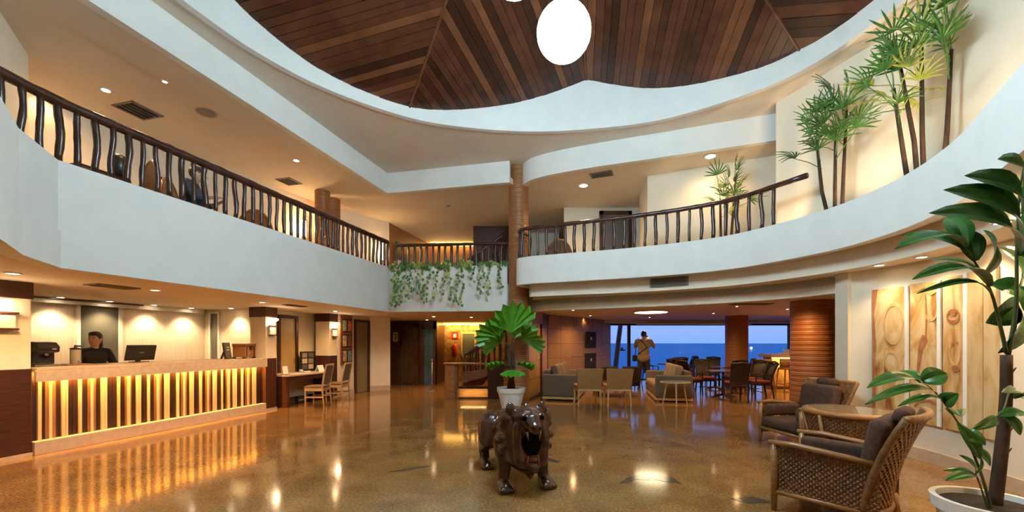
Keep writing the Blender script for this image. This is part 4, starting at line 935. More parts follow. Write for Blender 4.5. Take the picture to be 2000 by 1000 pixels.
# ================================================================== wicker armchairs and the round table
def weave(surf, nu, nv, wu, wv, th=.006, seg=2):
    """over-under lattice on surf(u,v) -> point; returns a mesh builder"""
    m = MB()
    def nrm(u, v):
        e = .004; a = surf(min(u+e,1),v)-surf(max(u-e,0),v); b = surf(u,min(v+e,1))-surf(u,max(v-e,0)); c = a.cross(b); return c.normalized() if c.length > 1e-12 else Vector((0,0,1))
    for i in range(nv):
        v = (i+.5)/nv; P = []
        N_ = nu
        for j in range(N_+1):
            u = j/N_; n = nrm(u,v); off = th*(1 if (i+j) % 2 else -1); P.append((surf(u,max(v-wv,0))+n*off, surf(u,min(v+wv,1))+n*off, n))
        vs = []; fs = []
        for a, b, n in P: vs += [a, b]
        for j in range(N_): fs.append((2*j,2*j+2,2*j+3,2*j+1))
        m.add(vs, fs)
    for j in range(nu):
        u = (j+.5)/nu; vs = []; fs = []
        for i in range(nv+1):
            v = i/nv; n = nrm(u,v); off = th*(-1 if (i+j) % 2 else 1); vs += [surf(max(u-wu,0),v)+n*off, surf(min(u+wu,1),v)+n*off]
        for i in range(nv): fs.append((2*i,2*i+2,2*i+3,2*i+1))
        m.add(vs, fs)
    return m
def wicker_armchair():
    c = thing('wicker_armchair', 'x', 'armchair', (0,0,0))
    H = .36
    for sx in (-1,1):
        MB().tube([(sx*H,.36,0),(sx*H,.355,.30),(sx*H,.36,.60)], [.022,.032,.03], 8).build('front_leg', M['honey'], c, True)
        MB().tube([(sx*.30,-.36,0),(sx*.31,-.33,.20)], [.022,.03], 8).build('rear_leg', M['honey'], c, True)
        MB().tube([(sx*H,.40,.605),(sx*(H+.01),.20,.615),(sx*H,-.10,.59),(sx*(H-.02),-.36,.56)], [.03,.034,.032,.026], 8, flat=.75).build('arm', M['honey'], c, True)
        MB().tube([(sx*H,.36,.17),(sx*(H-.02),-.34,.17)], .022, 7).build('side_rail', M['honey'], c, True)
        o = weave(lambda u, v, sx=sx: Vector((sx*(H-.01*u), .34-.70*u, .18+.41*v)), 34, 20, .010, .016).build('side_weave', M['rattan_dk'], c); o['kind'] = 'stuff'
    MB().tube([(-H,.36,.22),(H,.36,.22)], .024, 7).build('front_rail', M['honey'], c, True)
    def back(u, v):
        a = (u-.5)*2; w = .335+.05*v; return Vector((a*w, -.36-.06*v-.17*v*v+.10*a*a*(1-.3*v), .14+.80*v))
    o = weave(back, 26, 30, .012, .010, .006).build('back_weave', M['rattan'], c); o['kind'] = 'stuff'
    o = weave(lambda u, v: back(u,v)+Vector((0,.035,0)), 14, 16, .03, .026, .004).build('inner_weave', M['rattan_dk'], c); o['kind'] = 'stuff'
    MB().tube([back(i/16,1)+Vector((0,.01,0)) for i in range(17)], .028, 8).build('top_rim', M['rattan'], c, True)
    for e_ in (0,1): MB().tube([back(e_,i/8)+Vector((0,.01,0)) for i in range(9)], .026, 8).build('back_edge', M['rattan_dk'], c, True)
    MB().tube([back(i/8,.02) for i in range(9)], .024, 7).build('back_rail', M['honey'], c, True)
    MB().box(-.32,.32,-.30,.34,.20,.25).build('seat_deck', M['rattan_dk'], c)
    soft(MB().box(-.32,.32,-.27,.40,.25,.40), 'seat_cushion', M['brownfab'], c, .06)
    soft(MB().obox((0,-.30,.64), (.29,.07,.26), Matrix.Rotation(.18,3,'X')), 'back_cushion', M['brownfab'], c, .06)
    soft(MB().obox((0,-.44,.93), (.15,.05,.06), Matrix.Rotation(.3,3,'X')), 'head_roll', M['brownfab'], c, .045)
    for sx in (-1,1): soft(MB().obox((sx*.27,.06,.50), (.05,.28,.09), Matrix.Rotation(-sx*.12,3,'Y')), 'side_cushion', M['brownfab'], c, .045)
    return c
wa = wicker_armchair()
for k, (x, y, rz, lab) in enumerate(((2.86,3.62,math.radians(38),'large woven wicker armchair seen from behind beside the potted plant'),(4.2,5.95,math.radians(100),'wicker armchair with thick seat cushion on the far side of the round table'))):
    c = wa if k == 0 else copy_tree(wa)
    c.location = (x,y,0); c.rotation_euler.z = rz; c['label'] = lab; c['group'] = 'wicker armchairs around the round table'
t = thing('round_table', 'round wicker table with honey rim and glass top', 'table', (3.98,4.83,0))
MB().lathe([(.40,.66),(.455,.665),(.47,.69),(.455,.715),(.40,.72)], 40, cap=False).build('rim', M['honey'], t, True)
MB().lathe([(.01,.705),(.42,.705),(.42,.718),(.01,.718)], 40).build('glass_top', pm('table_glass', (.22,.17,.11), (.26,.20,.13), rough=.05, spec=.7), t, True, ang=30)
o = weave(lambda u, v: Vector(((.36+.08*v)*math.cos(2*PI*u), (.36+.08*v)*math.sin(2*PI*u), .30+.36*v)), 100, 16, .0032, .02, .005).build('woven_apron', M['rattan_dk'], t); o['kind'] = 'stuff'
MB().lathe([(.345,.29),(.37,.29),(.37,.315),(.345,.315)], 36, cap=False).build('lower_hoop', M['honey'], t, True)
for k in range(6):
    a = k*PI/3+.25; MB().tube([(.30*math.cos(a),.30*math.sin(a),0),(.375*math.cos(a),.375*math.sin(a),.30),(.455*math.cos(a),.455*math.sin(a),.67)], [.02,.022,.02], 7).build('leg', M['honey'], t, True)

# ================================================================== plants
M['leaf'] = pm('palm_leaf_green', (.045,.13,.018), (.09,.22,.035), rough=.42, scale=8)
M['leaf_y'] = pm('yellow_green_leaf', (.28,.36,.05), (.42,.46,.10), rough=.45, scale=8)
M['leaf_b'] = pm('bright_fan_leaf', (.085,.33,.022), (.17,.46,.045), rough=.4, scale=8)
M['leaf_d'] = pm('deep_green_leaf', (.025,.105,.014), (.05,.17,.026), rough=.35, scale=7)
M['trunk'] = pm('fibrous_trunk', (.035,.017,.009), (.085,.042,.022), rough=.85, scale=14, stretch=(1,1,.4), bump=.6)
M['stem'] = pm('dark_green_stem', (.045,.075,.022), (.075,.11,.035), rough=.5, scale=10)
M['soil'] = pm('potting_soil', (.028,.018,.012), (.05,.034,.022), rough=.95, scale=40, bump=.8)
def frame(d, up=Vector((0,0,1))):
    d = d.normalized(); s = d.cross(up); s = s.normalized() if s.length > 1e-4 else Vector((1,0,0)); return d, s, s.cross(d)
def fan_leaf(n, L, spread, w, pet, seed):
    rr = random.Random(seed); m = MB()                       # petiole along +y, fan opens at its end
    m.tube([(0,0,0),(0,pet*.5,.02),(0,pet,0)], [.007,.006,.005], 5)
    for k in range(n):
        a = (k/(n-1)-.5)*spread; l = L*(1-.25*abs(a)/spread*2)*rr.uniform(.88,1.05); d = Vector((math.sin(a), math.cos(a), 0)); s = Vector((math.cos(a), -math.sin(a), 0))
        vs = []; dr = rr.uniform(.0,.10)
        for i in range(6):
            t_ = i/5; ww = w*(.35+1.3*t_*(1-t_)*2)*(.45 if i == 5 else 1); c = Vector((0,pet,0))+d*l*t_+Vector((0,0,.03*math.sin(PI*t_)-dr*l*t_*t_))
            vs += [c-s*ww+Vector((0,0,.006)), c-Vector((0,0,.002)), c+s*ww+Vector((0,0,.006))]
        fs = []
        for i in range(5): fs += [(3*i,3*i+3,3*i+4,3*i+1),(3*i+1,3*i+4,3*i+5,3*i+2)]
        m.add(vs, fs)
    return m
FANS = []
for i in range(5):
    for mk in ('leaf','leaf_y'):
        o = fan_leaf(8+i%3, .33, 2.7, .0125, .22+.06*i, i).build('leaf', M[mk], None); FANS.append((mk, o.data)); bpy.data.objects.remove(o)
def put_leaf(data, parent, p, d, roll=0.0, sc=1.0):
    o = bpy.data.objects.new('leaf', data); COL.objects.link(o); o.parent = parent; o.location = p
    y, x, z = frame(Vector(d)); R = Matrix((x, y, z)).transposed() @ Matrix.Rotation(roll, 3, 'Y'); o.rotation_euler = R.to_euler(); o.scale = (sc,)*3; return o
def rhapis(label, loc, stems, seed, yel=.2, sc=1.0, away=None):
    rr = random.Random(seed); t = thing('lady_palm', label, 'palm', loc, 0, 'lady palms on the upper balcony')
    for (bx, by, tx, ty, h, nl) in stems:
        top = Vector((tx,ty,h)); b = Vector((bx,by,0)); mid = (top+b)/2+Vector((rr.uniform(-.03,.03),rr.uniform(-.03,.03),0))
        MB().tube([b, mid, top], [.028,.024,.018], 7).build('stem', M['trunk'], t, True)
        for k in range(nl):
            f = k/max(nl-1,1); az = rr.uniform(0,2*PI) if k else rr.uniform(0,6); el = math.radians(22+58*f+rr.uniform(-14,12)); p = b.lerp(top, .72+.28*f)
            d = Vector((math.cos(az)*math.cos(el), math.sin(az)*math.cos(el)*.75, math.sin(el)))
            if away is not None and d.dot(Vector(away)) < -.05: d = d-2*d.dot(Vector(away))*Vector(away)
            kind = 'leaf_y' if rr.random() < yel*(1.4-f) else 'leaf'
            put_leaf(rr.choice([q for mk, q in FANS if mk == kind]), t, p, d, rr.uniform(-.5,.5), sc*rr.uniform(.85,1.15))
    return t
rhapis('small lady palm behind the curved branch railing', (4.12,7.92,2.95), [(0,0,.02,-.06,1.45,7),(.08,.0,.16,-.06,1.6,6),(-.05,.0,-.12,-.05,1.32,4)], 11, .25, .85)
rhapis('green lady palm growing from the curved trough next to the wall edge', (4.72,5.95,3.0), [(-.03,0,.0,.02,1.62,8),(.06,.0,.10,-.05,1.85,8),(-.02,.03,-.28,.02,1.45,5)], 5, .1, 1.0, (-.94,-.33,0))
rhapis('tall lady palm with yellow stems leaning on the upper wall', (4.80,4.78,3.0), [(-.10,.02,-.30,.05,1.5,6),(.02,0,-.02,.0,1.95,8),(.14,-.05,.22,-.10,1.85,7),(.02,.05,-.22,.05,1.75,6)], 23, .4, 1.0, (-1,0,0))
# trough and uplights
tr_in = offset([p for p in EDGE_R if p[1] < 6.3 and p[1] > 2.5], SGN*.16); tr_out = offset([p for p in WALL_R if p[1] < 6.3 and p[1] > 2.5], -.01)
struct(MB().prism(tr_in + tr_out[::-1], 2.95, 3.0).build('trim_6', M['soil']))
for k, (x, y, pw, rx, ry) in enumerate(((4.46,6.45,26,-.55,-.1),(4.68,5.1,52,-.5,-.05),(4.58,3.9,52,-.45,-.02),(4.1,7.62,9,-.1,.1))):
    t = thing('uplight', ['small uplight in the trough before the green lady palm','small uplight in the trough between the two trough palms','small uplight in the trough behind the tall yellow palm','small uplight on the balcony beside the railing palm'][k], 'light', (x,y,3.0 if k < 3 else 2.95))
    MB().lathe([(.05,0),(.05,.06),(.04,.08)], 16).build('housing', M['black'], t, True); MB().lathe([(.036,.078),(.034,.084)], 16).build('lens', M['warm_lens'], t, True)
    spot(t, pw, WARM2, 84, .6, .012, (0,0,.10), (PI+rx, ry, 0))
# planter with trailing vines
pl0, pl1 = Vector((-3.0,10.3)), Vector((-.1,10.05))
struct(MB().prism([(-3.0,10.40),(-.14,10.12),(-.14,10.36),(-3.0,10.56)], 3.0, 3.33).build('trim_7', M['soil']))
def vine_leaf(m, p, size, rr):
    n = Vector((rr.uniform(-.5,.5),-1,rr.uniform(-.2,.6))).normalized(); d, s, u = frame(Vector((rr.uniform(-.6,.6),-.25,-1)), n)
    s = d.cross(n).normalized(); a = size
    m.add([p, p+d*a*.35+s*a*.42, p+d*a*1.0, p+d*a*.35-s*a*.42, p+d*a*.45+n*a*.10], [(0,1,4),(1,2,4),(2,3,4),(3,0,4)])
rv = random.Random(5)
VX = [(.02,.80),(.06,.85),(.10,.86),(.145,.75),(.18,.70),(.24,.55),(.30,.72),(.36,.78),(.41,.70),(.46,.62),(.50,.66),(.56,.80),(.60,.85),(.70,.30),(.755,.62),(.80,.25),(.87,.62),(.91,.45)]
for k, (f, ln) in enumerate(VX):
    b = pl0.lerp(pl1, f); yfront = b.y-.33
    ords = 'first second third fourth fifth sixth seventh eighth ninth tenth eleventh twelfth thirteenth fourteenth fifteenth sixteenth seventeenth last'.split()
    t = thing('trailing_vine', '%s %s vine along the white planter, counted from the gallery corner' % (ords[k], 'leafy' if ln > .6 else 'short'), 'vine', (b.x, b.y, 3.33), 0, 'vines trailing down the planter')
    path = [Vector((0,-.0,.0)), Vector((rv.uniform(-.05,.05),-.18,.12)), Vector((rv.uniform(-.08,.08),yfront-b.y+.06,.10))]; p = Vector((path[-1].x, yfront-b.y, .0)); z = 0.0
    while z < ln:
        z += .08; p = Vector((p.x+rv.uniform(-.035,.035), yfront-b.y-rv.uniform(.0,.02), -z)); path.append(p.copy())
    MB().tube(path, .004, 4).build('stem', M['stem'], t)
    m1 = MB(); m2 = MB()
    for q in path[2:]:
        for _ in range(2 if f < .2 or rv.random() < .6 else 1):
            vine_leaf(m1 if rv.random() < .8 else m2, q+Vector((rv.uniform(-.05,.05),-.015,rv.uniform(-.03,.03))), rv.uniform(.06,.11), rv)
    if m1.f: m1.build('leaves', M['leaf'], t)['kind'] = 'stuff'
    if m2.f: m2.build('leaves', M['leaf_y'], t)['kind'] = 'stuff'
for k in range(11):
    f = .03+k*.094; b = pl0.lerp(pl1, f); yel = k in (0,2,5,6,7,9)
    t = thing('planter_shrub', '%s low %s shrub in the planter box from the gallery corner' % ('first second third fourth fifth sixth seventh eighth ninth tenth eleventh'.split()[k], 'yellow green' if yel else 'dark green'), 'shrub', (b.x, b.y-.02, 3.33), 0, 'shrubs in the planter box')
    for _ in range(9):
        az = rv.uniform(0,2*PI); el = rv.uniform(.3,1.4); d = Vector((math.cos(az)*math.cos(el), math.sin(az)*math.cos(el)*.5, math.sin(el)))*rv.uniform(.14,.26); MB().tube([(0,0,0), d], .004, 4).build('twig', M['stem'], t)
        m = MB()
        for _ in range(7): vine_leaf(m, d*rv.uniform(.45,1.05)+Vector((rv.uniform(-.05,.05),rv.uniform(-.05,.03),rv.uniform(-.03,.05))), rv.uniform(.06,.10), rv)
        m.build('leaves', M['leaf_y'] if yel and rv.random() < .75 else M['leaf'], t)['kind'] = 'stuff'

# potted fan palm before the tall column
t = thing('plant_pot', 'white square-rimmed flower pot holding the broad fan palm', 'pot', (-.02,8.85,0))
MB().lathe([(.19,.0),(.205,.0),(.205,.05),(.19,.06),(.285,.44),(.30,.44),(.31,.54),(.275,.54),(.27,.47),(.20,.47)], 32).build('body', M['white'], t, True, ang=40)
MB().lathe([(.235,0),(.235,.045),(.21,.05)], 32).build('saucer', M['white'], t, True, ang=40); MB().lathe([(.02,.475),(.27,.475),(.26,.50),(.02,.51)], 24).build('soil', M['soil'], t, True)
def broad_fan(n, L, spread, seed):
    rr = random.Random(seed); vs = [Vector((0,0,0))]; fs = []                # pleated round leaf, opens along +y
    rows = 5
    for j in range(1, rows+1):
        for k in range(2*n+1):
            a = (k/(2*n)-.5)*spread; ridge = .018*(j/rows) if k % 2 else -.018*(j/rows)
            l = L*(j/rows)*(1-.10*abs(a))
            if j == rows: l *= (1.0 if k % 2 else .86)
            vs.append(Vector((l*math.sin(a), l*math.cos(a), ridge*2.2-.28*l*l/L)))
    m_ = 2*n+1
    for k in range(m_-1): fs.append((0, 1+k+1, 1+k))
    for j in range(rows-1):
        for k in range(m_-1):
            a = 1+j*m_+k; fs.append((a, a+1, a+m_+1, a+m_))
    return MB().add(vs, fs)
t = thing('fan_palm', 'broad leaved bright green fan palm in the white pot', 'palm', (-.02,8.85,.50))
stems = [((0,0,0),(.05,.0,.55),(.02,-.02,1.02)),((.05,.02,0),(-.02,.02,.5),(-.06,0,.95)),((-.04,0,0),(.0,-.04,.28),(.0,-.06,.50))]
for s_ in stems: MB().tube([Vector(p) for p in s_], [.05,.042,.03], 8).build('stem', M['trunk'], t, True)
for k, (p, d, L, r) in enumerate((((.02,-.02,1.0),(-.05,-.35,1.0),.74,.5),((-.04,0,.95),(-.75,-.35,.62),.62,.9),((.04,0,.98),(.72,-.45,.28),.56,-.8),((-.02,-.05,.95),(-.55,-.45,.15),.50,.7),((0,-.06,.5),(-.85,-.4,.25),.42,.3),((0,-.06,.5),(.85,-.5,.25),.42,-.3),((0,-.06,.45),(.1,-1,-.1),.38,0),((.03,.02,.98),(.35,.5,.85),.6,0))):
    pet = Vector(d).normalized()*(.16 if k > 3 else .24); MB().tube([p, tuple(Vector(p)+pet)], [.012,.008], 6).build('petiole', M['stem'], t, True)
    o = broad_fan(7, L, 2.1, k).build('leaf', M['leaf_b'], t); y, x, z = frame(Vector(d)); R = Matrix((x,y,z)).transposed() @ Matrix.Rotation(r,3,'Y'); o.location = Vector(p)+pet; o.rotation_euler = R.to_euler()

# large plant in the near corner
def leaflet(base, tip, w, nrm, curl=.12, fold=.25):
    b, tp = Vector(base), Vector(tip); d = tp-b; L = d.length; d.normalize(); n = Vector(nrm); n = (n-d*n.dot(d)).normalized(); s = d.cross(n); m = MB(); vs = []; N_ = 9
    for i in range(N_+1):
        x = i/N_; ww = w*math.sin(PI*min(1,(x*.93+.04)))**.75*(1-.12*x) if i < N_ else .002; c = b+d*L*x+n*(curl*L*math.sin(PI*x)-.10*L*x*x)
        vs += [c-s*ww+n*fold*ww, c-s*ww*.5+n*fold*ww*.55+n*.004, c, c+s*ww*.5+n*fold*ww*.55+n*.004, c+s*ww+n*fold*ww]
    fs = []
    for i in range(N_):
        for k in range(4): a = 5*i+k; fs.append((a,a+1,a+6,a+5))
    return m.add(vs, fs)
PX, PY = 3.30, 2.75
t = thing('plant_pot', 'white round pot of the large broad-leaved plant', 'pot', (3.22,2.75,0))
MB().lathe([(.17,0),(.20,.0),(.27,.36),(.29,.36),(.30,.44),(.265,.44),(.255,.38),(.18,.38)], 36).build('body', M['white'], t, True, ang=40); MB().lathe([(.02,.385),(.255,.385),(.25,.405),(.02,.42)], 28).build('soil', M['soil'], t, True)
t = thing('corner_palm', 'large palm with broad dark green leaflets close to the viewer', 'palm', (3.22,2.75,.40))
O = Vector((3.22,2.75,.40))
def rel(*p): return [Vector(q)-O for q in p]
tk = rel((3.24,2.75,.40),(3.27,2.74,.75),(3.315,2.75,1.10),(3.32,2.75,1.42))
MB().tube(catmull([tuple(p) for p in tk], 4), [.036-.0006*i for i in range(13)], 10).build('trunk', M['trunk'], t, True)
for k in range(5): MB().tube([tk[1].lerp(tk[3],k/5)+Vector((.03,0,0)), tk[1].lerp(tk[3],k/5)+Vector((.06,-.01,.05))], [.008,.003], 5).build('leaf_scar', M['trunk'], t)
def frond(path, lf, r=.014):
    P = [Vector(p)-O for p in path]; f = MB().tube(catmull([tuple(p) for p in P], 4), [r*(1-.045*i) for i in range(4*(len(P)-1)+1)], 7).build('frond_stem', M['stem'], t, True)
    for (b, tip, w, nrm) in lf: leaflet(Vector(b)-O, Vector(tip)-O, w, nrm).build('leaflet', M['leaf_d'], f)
up_n = (-.55,-.6,.55)
frond([(3.328,2.75,1.397),(3.346,2.72,1.738),(3.328,2.70,2.141),(3.323,2.68,2.505),(3.358,2.66,2.797)], [
    ((3.328,2.70,2.101), (2.591,2.45,2.333), 0.115, (-.62,-.62,.45)), ((3.341,2.70,2.202), (2.725,2.50,2.475), 0.119, (-.62,-.62,.45)), ((3.327,2.68,2.344), (2.837,2.50,2.556), 0.115, (-.62,-.62,.45)), ((3.343,2.68,2.505), (3.019,2.50,2.650), 0.109, (-.62,-.62,.45)),
    ((3.341,2.70,2.074), (3.607,2.60,2.248), 0.115, up_n), ((3.355,2.70,2.243), (3.640,2.60,2.410), 0.115, up_n), ((3.350,2.68,2.405), (3.607,2.60,2.605), 0.115, up_n)], .013)
frond([(3.321,2.75,1.431),(3.237,2.72,1.636),(3.129,2.68,1.848),(2.947,2.62,2.040),(2.838,2.58,2.113)], [
    ((2.851,2.58,2.100), (2.293,2.42,2.111), 0.070, (-.35,-.5,.75)), ((2.893,2.60,2.079), (2.640,2.75,2.249), 0.063, (-.35,-.5,.75)), ((2.879,2.60,2.111), (2.929,2.75,2.366), 0.070, (-.5,-.8,.3)),
    ((3.122,2.68,1.869), (2.438,2.45,1.947), 0.073, (-.35,-.5,.75)), ((3.076,2.66,1.916), (2.877,2.80,2.095), 0.063, (.0,-.5,.9)), ((3.136,2.68,1.818), (2.519,2.50,1.856), 0.034, (.1,-.6,.8)), ((3.059,2.66,1.949), (3.179,2.72,2.255), 0.098, (.6,-.75,.2)), ((2.964,2.62,2.024), (2.970,2.70,2.263), 0.067, (-.5,-.8,.3))], .012)
frond([(3.334,2.75,1.431),(3.412,2.78,1.604),(3.527,2.85,1.856),(3.643,2.90,2.044)], [
    ((3.520,2.85,1.838), (3.400,2.90,1.928), 0.098, (.3,-.9,.2)), ((3.509,2.85,1.749), (3.317,2.75,1.431), 0.098, (.5,-.85,.1)), ((3.509,2.85,1.785), (3.272,2.80,1.640), 0.098, (.4,-.9,.2)), ((3.534,2.85,1.892), (3.640,2.80,1.605), 0.098, (-.3,-.9,.2)), ((3.582,2.88,1.968), (3.420,2.85,2.177), 0.098, (.3,-.9,.2))], .011)
frond([(3.172,2.70,0.352),(3.052,2.66,0.635),(2.876,2.60,0.915),(2.709,2.55,1.102),(2.556,2.50,1.225),(2.464,2.48,1.268)], [
    ((2.468,2.48,1.258), (2.065,2.36,1.276), 0.050, (-.3,-.5,.8)), ((2.464,2.48,1.268), (2.444,2.60,1.331), 0.056, (.0,-.6,.8)), ((2.500,2.50,1.266), (2.603,2.45,1.322), 0.064, (-.3,-.8,.5)), ((2.615,2.52,1.191), (2.094,2.40,1.182), 0.039, (-.35,-.5,.75)), ((2.683,2.54,1.135), (2.318,2.44,1.152), 0.031, (-.35,-.5,.75)), ((2.693,2.55,1.124), (2.658,2.45,1.194), 0.050, (-.6,-.7,.4)), ((2.780,2.58,1.048), (2.628,2.40,1.092), 0.048, (-.6,-.7,.4)),
    ((2.860,2.60,0.948), (2.891,2.50,0.881), 0.042, (-.6,-.7,.4)), ((2.806,2.58,1.000), (2.933,2.55,0.767), 0.036, (-.6,-.7,.4)), ((2.931,2.62,0.845), (3.055,2.60,0.720), 0.031, (-.3,-.8,.5))], .010)
frond([(3.156,2.70,0.352),(3.042,2.66,0.569),(2.964,2.62,0.665)], [((2.964,2.62,0.655), (2.716,2.55,0.659), 0.034, (.1,-.6,.8)), ((2.964,2.62,0.665), (2.860,2.60,0.791), 0.031, (.4,-.8,.4)), ((2.967,2.62,0.665), (3.021,2.65,0.804), 0.028, (.4,-.8,.2)), ((3.003,2.64,0.625), (2.763,2.60,0.704), 0.028, (.1,-.6,.8))], .006)
frond([(3.329,2.74,1.192),(3.192,2.66,1.068),(3.095,2.62,1.025)], [((3.095,2.62,1.025), (2.885,2.55,0.965), 0.034, (.3,-.8,.5)), ((3.111,2.62,1.035), (3.283,2.60,1.058), 0.042, (-.1,-.6,.8)), ((3.152,2.64,1.054), (3.244,2.60,0.915), 0.036, (-.3,-.8,.4))], .006)
frond([(3.329,2.74,1.123),(3.317,2.68,1.165),(3.358,2.66,1.184)], [((3.300,2.68,1.158), (3.380,2.60,1.110), 0.042, (-.2,-.6,.7)), ((3.301,2.70,1.135), (3.025,2.50,1.219), 0.039, (.2,-.6,.7))], .006)

# ================================================================== wooden lion statue
M['lion'] = pm('polished_carved_wood', (.024,.008,.004), (.085,.027,.010), rough=.27, scale=4, stretch=(1,1,2.5), detail=7, bump=.25, bscale=9, lo=.3, hi=.7, coat=.3)
M['lion_dk'] = pm('charred_carved_wood', (.004,.002,.002), (.008,.004,.003), rough=.95, scale=12, spec=.05)  # near-black for the eyes, and painted shade inside mouth and nostrils
def organic(mb, name, mat, parent, vox, smooth_it=4):
    o = mb.build(name, mat, parent, True)
    r = o.modifiers.new('skin', 'REMESH'); r.mode = 'VOXEL'; r.voxel_size = vox; r.use_smooth_shade = True
    if smooth_it: s = o.modifiers.new('relax', 'SMOOTH'); s.iterations = smooth_it; s.factor = .5
    return o
t = thing('lion_statue', 'carved dark wooden lion statue roaring in the middle of the floor', 'statue', (.02,4.60,0), math.radians(17), None, 1.05)
m = MB(); RX = lambda a: Matrix.Rotation(math.radians(a),3,'X')
m.ball((0,-.20,.47), (.21,.26,.25)); m.ball((0,.14,.46), (.165,.32,.18)); m.ball((0,.42,.46), (.19,.20,.195))            # chest, barrel, rump
m.ball((0,-.38,.52), (.25,.19,.29)); m.ball((0,-.42,.38), (.215,.16,.20))                                               # mane
m.limb([(0,-.44,.34),(0,-.50,.25),(0,-.53,.16)], [.17,.10,.022])                                                        # pointed beard
m.ball((0,-.46,.72), (.165,.15,.10)); m.limb([(0,-.48,.70),(0,-.60,.675),(0,-.655,.645)], [.12,.095,.06])                # skull, upper jaw
m.ball((.0,-.675,.665), (.055,.035,.032)); m.limb([(0,-.48,.31),(0,-.575,.275),(0,-.62,.275)], [.11,.08,.055])           # nose, lower jaw
for sx in (-1,1):
    m.limb([(sx*.105,-.50,.65),(sx*.135,-.545,.48),(sx*.105,-.555,.32)], [.065,.048,.06])                                # cheeks join the jaws
    m.ball((sx*.085,-.565,.745), (.05,.05,.034)); m.ball((sx*.165,-.42,.80), (.05,.03,.062), RX(-10)); m.ball((sx*.205,-.36,.68), (.065,.10,.12))
    m.limb([(sx*.17,-.24,.44),(sx*.19,-.30,.26),(sx*.205,-.33,.10)], [.125,.08,.056]); m.ball((sx*.215,-.385,.055), (.075,.115,.055))
    for k in (-1,0,1): m.limb([(sx*.215+k*.044,-.40,.05),(sx*.217+k*.05,-.485,.034)], [.034,.030], 8)
    m.limb([(sx*.14,.42,.48),(sx*.195,.34,.31),(sx*.205,.53,.19),(sx*.205,.46,.06)], [.165,.125,.065,.056]); m.ball((sx*.21,.40,.052), (.072,.115,.05))
    for k in (-1,0,1): m.limb([(sx*.21+k*.042,.36,.045),(sx*.212+k*.047,.295,.032)], [.032,.028], 8)
for k in range(13):                                                                                                     # carved mane locks
    a = PI*(-.25+1.5*k/12); m.limb([(.17*math.cos(a),-.46,.52+.22*math.sin(a)),(.255*math.cos(a),-.40,.52+.29*math.sin(a)),(.265*math.cos(a),-.25,.50+.27*math.sin(a))], [.035,.040,.02], 8)
m.limb([(0,.58,.48),(.05,.68,.36),(.08,.68,.18)], [.035,.028,.03])
organic(m, 'body', M['lion'], t, .011, 3)
organic(MB().ball((0,-.535,.465), (.10,.075,.165)), 'mouth_cavity', M['lion_dk'], t, .012, 2)  # dark blob fills the open mouth in place of its shade
for sx in (-1,1):
    MB().ball((sx*.085,-.612,.735), .022).build('eye', M['lion_dk'], t, True); MB().tube([(sx*.06,-.62,.61),(sx*.055,-.63,.53)], [.017,.003], 7).build('fang', M['midwood'], t, True); MB().tube([(sx*.055,-.60,.32),(sx*.05,-.615,.385)], [.014,.003], 7).build('lower_fang', M['midwood'], t, True)
    MB().ball((sx*.03,-.702,.655), (.012,.01,.009)).build('nostril', M['lion_dk'], t, True)
MB().ball((0,-.57,.345), (.05,.08,.022)).build('tongue', M['redwood'], t, True)

# ================================================================== people
M['skin'] = pm('light_skin', (.58,.34,.23), (.64,.39,.27), rough=.5, scale=12); M['hair'] = pm('dark_brown_hair', (.018,.010,.007), (.035,.02,.013), rough=.4, scale=40, stretch=(1,1,.2))
M['blackcloth'] = pm('black_cloth', (.010,.010,.011), (.018,.018,.02), rough=.8, scale=60); M['beige'] = pm('beige_shirt', (.30,.21,.13), (.36,.26,.17), rough=.85, scale=50); M['khaki'] = pm('dark_khaki', (.030,.022,.016), (.045,.034,.024), rough=.85, scale=50); M['blue'] = pm('blue_shirt', (.03,.065,.13), (.045,.09,.17), rough=.85, scale=50); M['lips'] = pm('lip_colour', (.34,.11,.09), (.38,.13,.10), rough=.5, scale=30)
def hand(m, w, d, up, s=1.0, curl=.5):
    d, x, z = frame(Vector(d), Vector(up)); w = Vector(w); pal = w+d*.045*s
    m.ball(pal, (.034*s,.048*s,.017*s), Matrix((x,d,z)).transposed(), 10, 7)
    for k, l in enumerate((.062,.072,.068,.052)):
        b = w+d*.085*s+x*(k-1.5)*.0185*s; q = b+d*l*.5*s-z*l*.15*curl*s; e_ = q+d*l*.5*(1-curl*.6)*s-z*l*.55*curl*s; m.limb([b,q,e_], [.0098*s,.009*s,.0078*s], 7)
    b = w+d*.03*s-x*.028*s; m.limb([b, b-x*.03*s+d*.025*s, b-x*.035*s+d*.06*s-z*.012], [.012*s,.0105*s,.009*s], 7)
